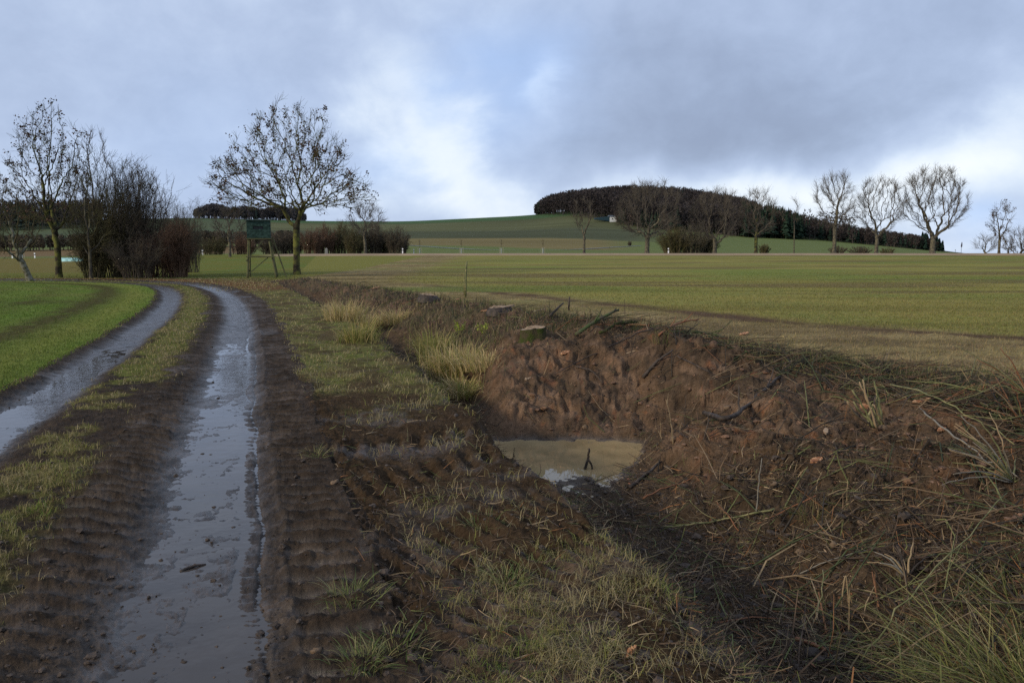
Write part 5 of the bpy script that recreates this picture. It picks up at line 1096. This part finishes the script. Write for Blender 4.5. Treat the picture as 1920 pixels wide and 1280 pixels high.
def build_small():
    # marker posts of the road
    first = None
    posts = [(65, 485, 'white road marker post at the far left behind the leaning tree'), (23, 484, 'faint marker post farthest left along the road'), (380, 478, 'white marker post just right of the rusty red shrub'), (755, 475, 'white marker post at the right end of the hedge'),
             (776, 475, 'smaller white marker post just right of the one at the hedge end'), (1253, 474, 'white marker post in front of the rounded thicket')]
    for k, (px, py, lb) in enumerate(posts):
        Y = 141 if k != 4 else 165; x, Y, z = spot_at(px, Y); root = empty('marker_post', (x, Y, z), lb, 'marker post', 'marker posts along the road')
        if first is None:
            sec = np.array([(-.065, -.06), (.065, -.06), (.06, .02), (0, .07), (-.06, .02)])
            def pr(z0, z1, g=1.0, slope=0): v = np.array([(x*g, y*g, z0) for x, y in sec]+[(x*g, y*g, z1+slope*y) for x, y in sec]); i = np.arange(5); j = (i+1) % 5; return v, np.stack([i, j, j+5, i+5], 1), np.array([[5, 6, 7], [5, 7, 8], [5, 8, 9]])
            parts = []
            for nm, a, c, m, g in (('post', -.1, .62, M_white, 1.5), ('black_band', .62, .80, M_black, 1.53), ('cap', .80, 1.05, M_white, 1.5)):
                p = Pile(); p.add(*pr(a, c, g)); parts.append(p.build(nm, m, root, False))
            first = parts
        else:
            for p in first: c = p.copy(); C.objects.link(c); c.parent = root
    # young road trees in white sleeves
    first = None; gl = [(787, 'young sapling in a white sleeve just right of the marker posts'), (865, 'young sapling in a white sleeve, second from the hedge end'), (940, 'young sapling in a white sleeve, third from the hedge end'), (1018, 'young sapling in a white sleeve above the blue water'), (18+24, 'young sapling in a sleeve behind the leaning tree')]
    for k, (px, lb) in enumerate(gl):
        x, Y, z = spot_at(px, 150); root = empty('guarded_sapling', (x, Y, z), lb, 'sapling', 'sleeved saplings along the road')
        if first is None:
            p = Pile(); p.add(*chain(np.array([[0, 0, 0], [0, 0, 1.2], [.03, 0, 1.9], [0, 0, 2.7]]), [.03, .025, .02, .01], 6)); a = p.build('trunk', M_dark, root)
            p = Pile(); r = np.random.default_rng(3); n = 26; z0 = r.uniform(1.5, 2.6, n); P0 = np.stack([0*z0, 0*z0, z0], 1); P1 = P0+r.normal(0, .22, (n, 3))+[0, 0, .3]; p.add(*tubes(P0, P1, np.full(n, .012), np.full(n, .006), k=3)); c = p.build('crown', M_dark, root)
            p = Pile(); p.add(*chain(np.array([[0, 0, 0], [0, 0, .5], [0, 0, 1.1]]), [.11, .11, .10], 10)); d = p.build('sleeve', mat('sleeve_plastic', (.30, .31, .28), rough=.6), root)
            p = Pile(); p.beam((.35, 0, -.1), (.35, 0, 1.2), .07); p.beam((-.35, 0, -.1), (-.35, 0, 1.2), .07); p.beam((-.36, 0, 1.1), (.36, 0, 1.1), .05); e = p.build('support_stakes', mat('stake_wood', (.30, .26, .19)), root, False); first = [a, c, d, e]
        else:
            for p in first: c = p.copy(); C.objects.link(c); c.parent = root
    # marker stone in front of the hedge
    x, Y, z = spot_at(612, 150); root = empty('boundary_stone', (x, Y, z), 'grey upright stone with a pointed top in front of the hedge', 'stone'); p = Pile()
    v = np.array([(-.28, -.15, 0), (.28, -.15, 0), (.28, .15, 0), (-.28, .15, 0), (-.24, -.13, 1.0), (.24, -.13, 1.0), (.24, .13, 1.0), (-.24, .13, 1.0), (0, 0, 1.22)]); p.add(v, np.array([[0, 1, 5, 4], [1, 2, 6, 5], [2, 3, 7, 6], [3, 0, 4, 7]]), np.array([[4, 5, 8], [5, 6, 8], [6, 7, 8], [7, 4, 8]])); p.build('shaft', mat('stone_grey', (.22, .21, .19), c2=(.15, .15, .14)), root, False)
    p = Pile(); p.box(0, 0, .0, .75, .5, .16); p.build('foot', mat('stone_foot', (.18, .17, .15)), root, False)
    # pale silage wrap strip at the left
    x0, Y, z = spot_at(110, 118); x1 = spot_at(160, 118)[0]; n = 26; xs = np.linspace(0, x1-x0, n); V = []; r = np.random.default_rng(2)
    sec = [(-.7, 0), (-.55, .38), (-.2, .52), (.2, .54), (.55, .36), (.7, 0)]
    for i, xx in enumerate(xs):
        for (yy, zz) in sec: V.append((xx, yy+r.normal(0, .03), zz*(.9+.2*r.random())*(1 if 0 < i < n-1 else .5)))
    i = (np.arange(n-1)[:, None]*6+np.arange(5)).ravel(); o = mesh_np('silage_cover', V, [np.stack([i, i+1, i+7, i+6], 1)], mat('turquoise_sheet', (.16, .34, .30), c2=(.30, .50, .46), nscale=1.4, rough=.35, spec=.5, bump=.5, bscale=6)); o.location = (x0, Y, z-.02); tag(o, 'long low turquoise plastic-covered heap behind the tall leafy tree', 'silage heap')
    # white hut with a dark lean-to at the hill wood
    Y = 640; k = Y/F; x, _, z = spot_at(1148, Y); root = empty('hillside_hut', (x, Y, z), 'small white hut with a long dark lean-to roof at the foot of the hill wood', 'hut')
    p = Pile(); p.box(0, 0, 1.7, 13*k, 6, 4.6); p.build('wall', mat('white_plaster', (.62, .63, .62), rough=.9), root, False)
    p = Pile(); W = 15*k; v = np.array([(-W/2-.6, -3.6, 3.9), (W/2, -3.6, 3.9), (W/2, 3.6, 3.9), (-W/2-.6, 3.6, 3.9), (-W/2-.6, 0, 5.0), (W/2, 0, 5.0), (-W/2-.6, -3.6, 4.15), (W/2, -3.6, 4.15)])
    p.add(v, np.array([[0, 1, 7, 6], [6, 7, 5, 4], [4, 5, 2, 3]]), np.array([[0, 6, 4], [0, 4, 3], [1, 5, 7], [1, 2, 5]])); p.build('roof', mat('hut_roof', (.10, .12, .15)), root, False)
    p = Pile(); v = np.array([(-13*k/2-.05, -3, .2), (-13*k/2-.05, -3, 3.9), (-13*k/2-28*k, -3, 2.7), (-13*k/2-28*k, -3, 1.6), (-13*k/2-.05, 2, .2), (-13*k/2-.05, 2, 4.2), (-13*k/2-28*k, 2, 3.0), (-13*k/2-28*k, 2, 1.6)]); p.add(v, np.array([[0, 1, 2, 3], [4, 7, 6, 5], [1, 5, 6, 2], [2, 6, 7, 3], [0, 3, 7, 4], [0, 4, 5, 1]])); p.build('lean_to', mat('blue_green_boards', (.018, .045, .060)), root, False)
    for xx in (-.6, 2.0): p = Pile(); p.box(xx, -3.02, 1.9, .9, .06, 1.0); p.build('window', M_black, root, False)
    # wayside sign silhouettes on the horizon at the right
    for px, h, w_, lb, nm in ((1802, 2.15, .22, 'thin pole with a narrow furled dark banner on the horizon at the right', 'banner_pole'), (1791, .75, .05, 'short thin post left of the banner pole on the horizon', 'thin_post')):
        x, Y, z = spot_at(px, 146); root = empty(nm, (x, Y, z), lb, 'pole' if nm == 'banner_pole' else 'post'); p = Pile(); p.add(*chain(np.array([[0, 0, -.1], [0, 0, h*.5], [0, 0, h]]), [.035, .03, .025], 6)); p.build('pole', M_black, root)
        if nm == 'banner_pole':
            V, Q, T = chain_closed(np.array([[0, 0, 1.25], [.0, 0, 1.35], [.02, 0, 1.7], [.03, 0, 2.0], [.04, 0, 2.2]]), np.array([.05, .13, .12, .08, .02]), 8); mesh_np('banner', V, [Q, T], mat('dark_cloth', (.04, .035, .05)), root)
        else: p = Pile(); p.box(0, 0, h, .14, .06, .10); p.build('head', M_black, root, False)
    # wooden stake at the field edge, short stake beyond
    b = hit(873, 558); root = empty('wooden_stake', b, 'tall weathered mossy stake leaning slightly at the field edge', 'stake'); hgt = 68/F*b[1]
    V, Q, T = chain_closed(np.array([[0, 0, -.1], [.0, 0, hgt*.4], [.03, 0, hgt*.8], [.05, 0, hgt]]), np.array([.045, .042, .04, .034]), 8); mesh_np('shaft', V, [Q, T], M_stick['green'], root)
    V, Q, T = chain_closed(np.array([[-.06, 0, .1], [-.05, 0, hgt*.45], [-.035, 0, hgt*.78]]), np.array([.02, .02, .012]), 6); mesh_np('split_piece', V, [Q, T], M_stick['green'], root)
    b = hit(1066, 582); V, Q, T = chain_closed(np.array([[0, 0, -.1], [.01, 0, .2], [.03, 0, 26/F*b[1]]]), np.array([.03, .028, .02]), 7); o = mesh_np('short_stake', V, [Q, T], M_stick['dark']); o.location = b; tag(o, 'short dark mossy stake right of the tall one', 'stake')
    # road, far farm track, distant water
    def strip(nm, pts, wd, m, dz=.02, kind='structure'):
        P = chaikin(np.array(pts, float), 2); D = nrm(np.gradient(P, axis=0)); Nn = np.stack([D[:, 1], -D[:, 0]], 1); a, c = P-Nn*wd/2, P+Nn*wd/2
        A = np.concatenate([a, c]); z = zones(A[:, 0], A[:, 1])['z'].ravel()+dz; k = len(P); i = np.arange(k-1); o = mesh_np(nm, np.c_[A, z], [np.stack([i, i+k, i+k+1, i+1], 1)], m); return tag(o, kind=kind)
    M_as = mat('asphalt', (.055, .055, .06), c2=(.07, .07, .072), rough=.6, spec=.4)
    strip('road', [(x, 144.5) for x in np.linspace(-170, 170, 90)], 5.0, M_as, .05)
    M_lane = mat('wet_lane', (.13, .13, .13), rough=.5, spec=.3)
    fp = [(770, 300), (860, 262), (960, 238), (1040, 240), (1110, 262), (1200, 300)]
    strip('farm_lane', [((px-960)/F*Y*1.002, Y) for px, Y in fp], 1.6, M_lane, .12)
    x0 = spot_at(1012, 143)[0]; x1 = spot_at(1085, 143)[0]; n = 30; th = np.linspace(0, 2*np.pi, n, endpoint=False)
    V = np.stack([(x0+x1)/2+np.cos(th)*(x1-x0)/2*(1+.1*np.sin(th*3)), 149.5+np.sin(th)*3.0, np.full(n, zones(np.array([x0]), np.array([149.0]))['z'][0]+.10)], 1)
    o = mesh_np('flood_water', np.concatenate([V, V.mean(0)[None]]), [np.stack([np.arange(n), (np.arange(n)+1) % n, np.full(n, n)], 1)], water_mat('pond', (.05, .07, .12))); tag(o, kind='structure')
build_hide(); build_small()
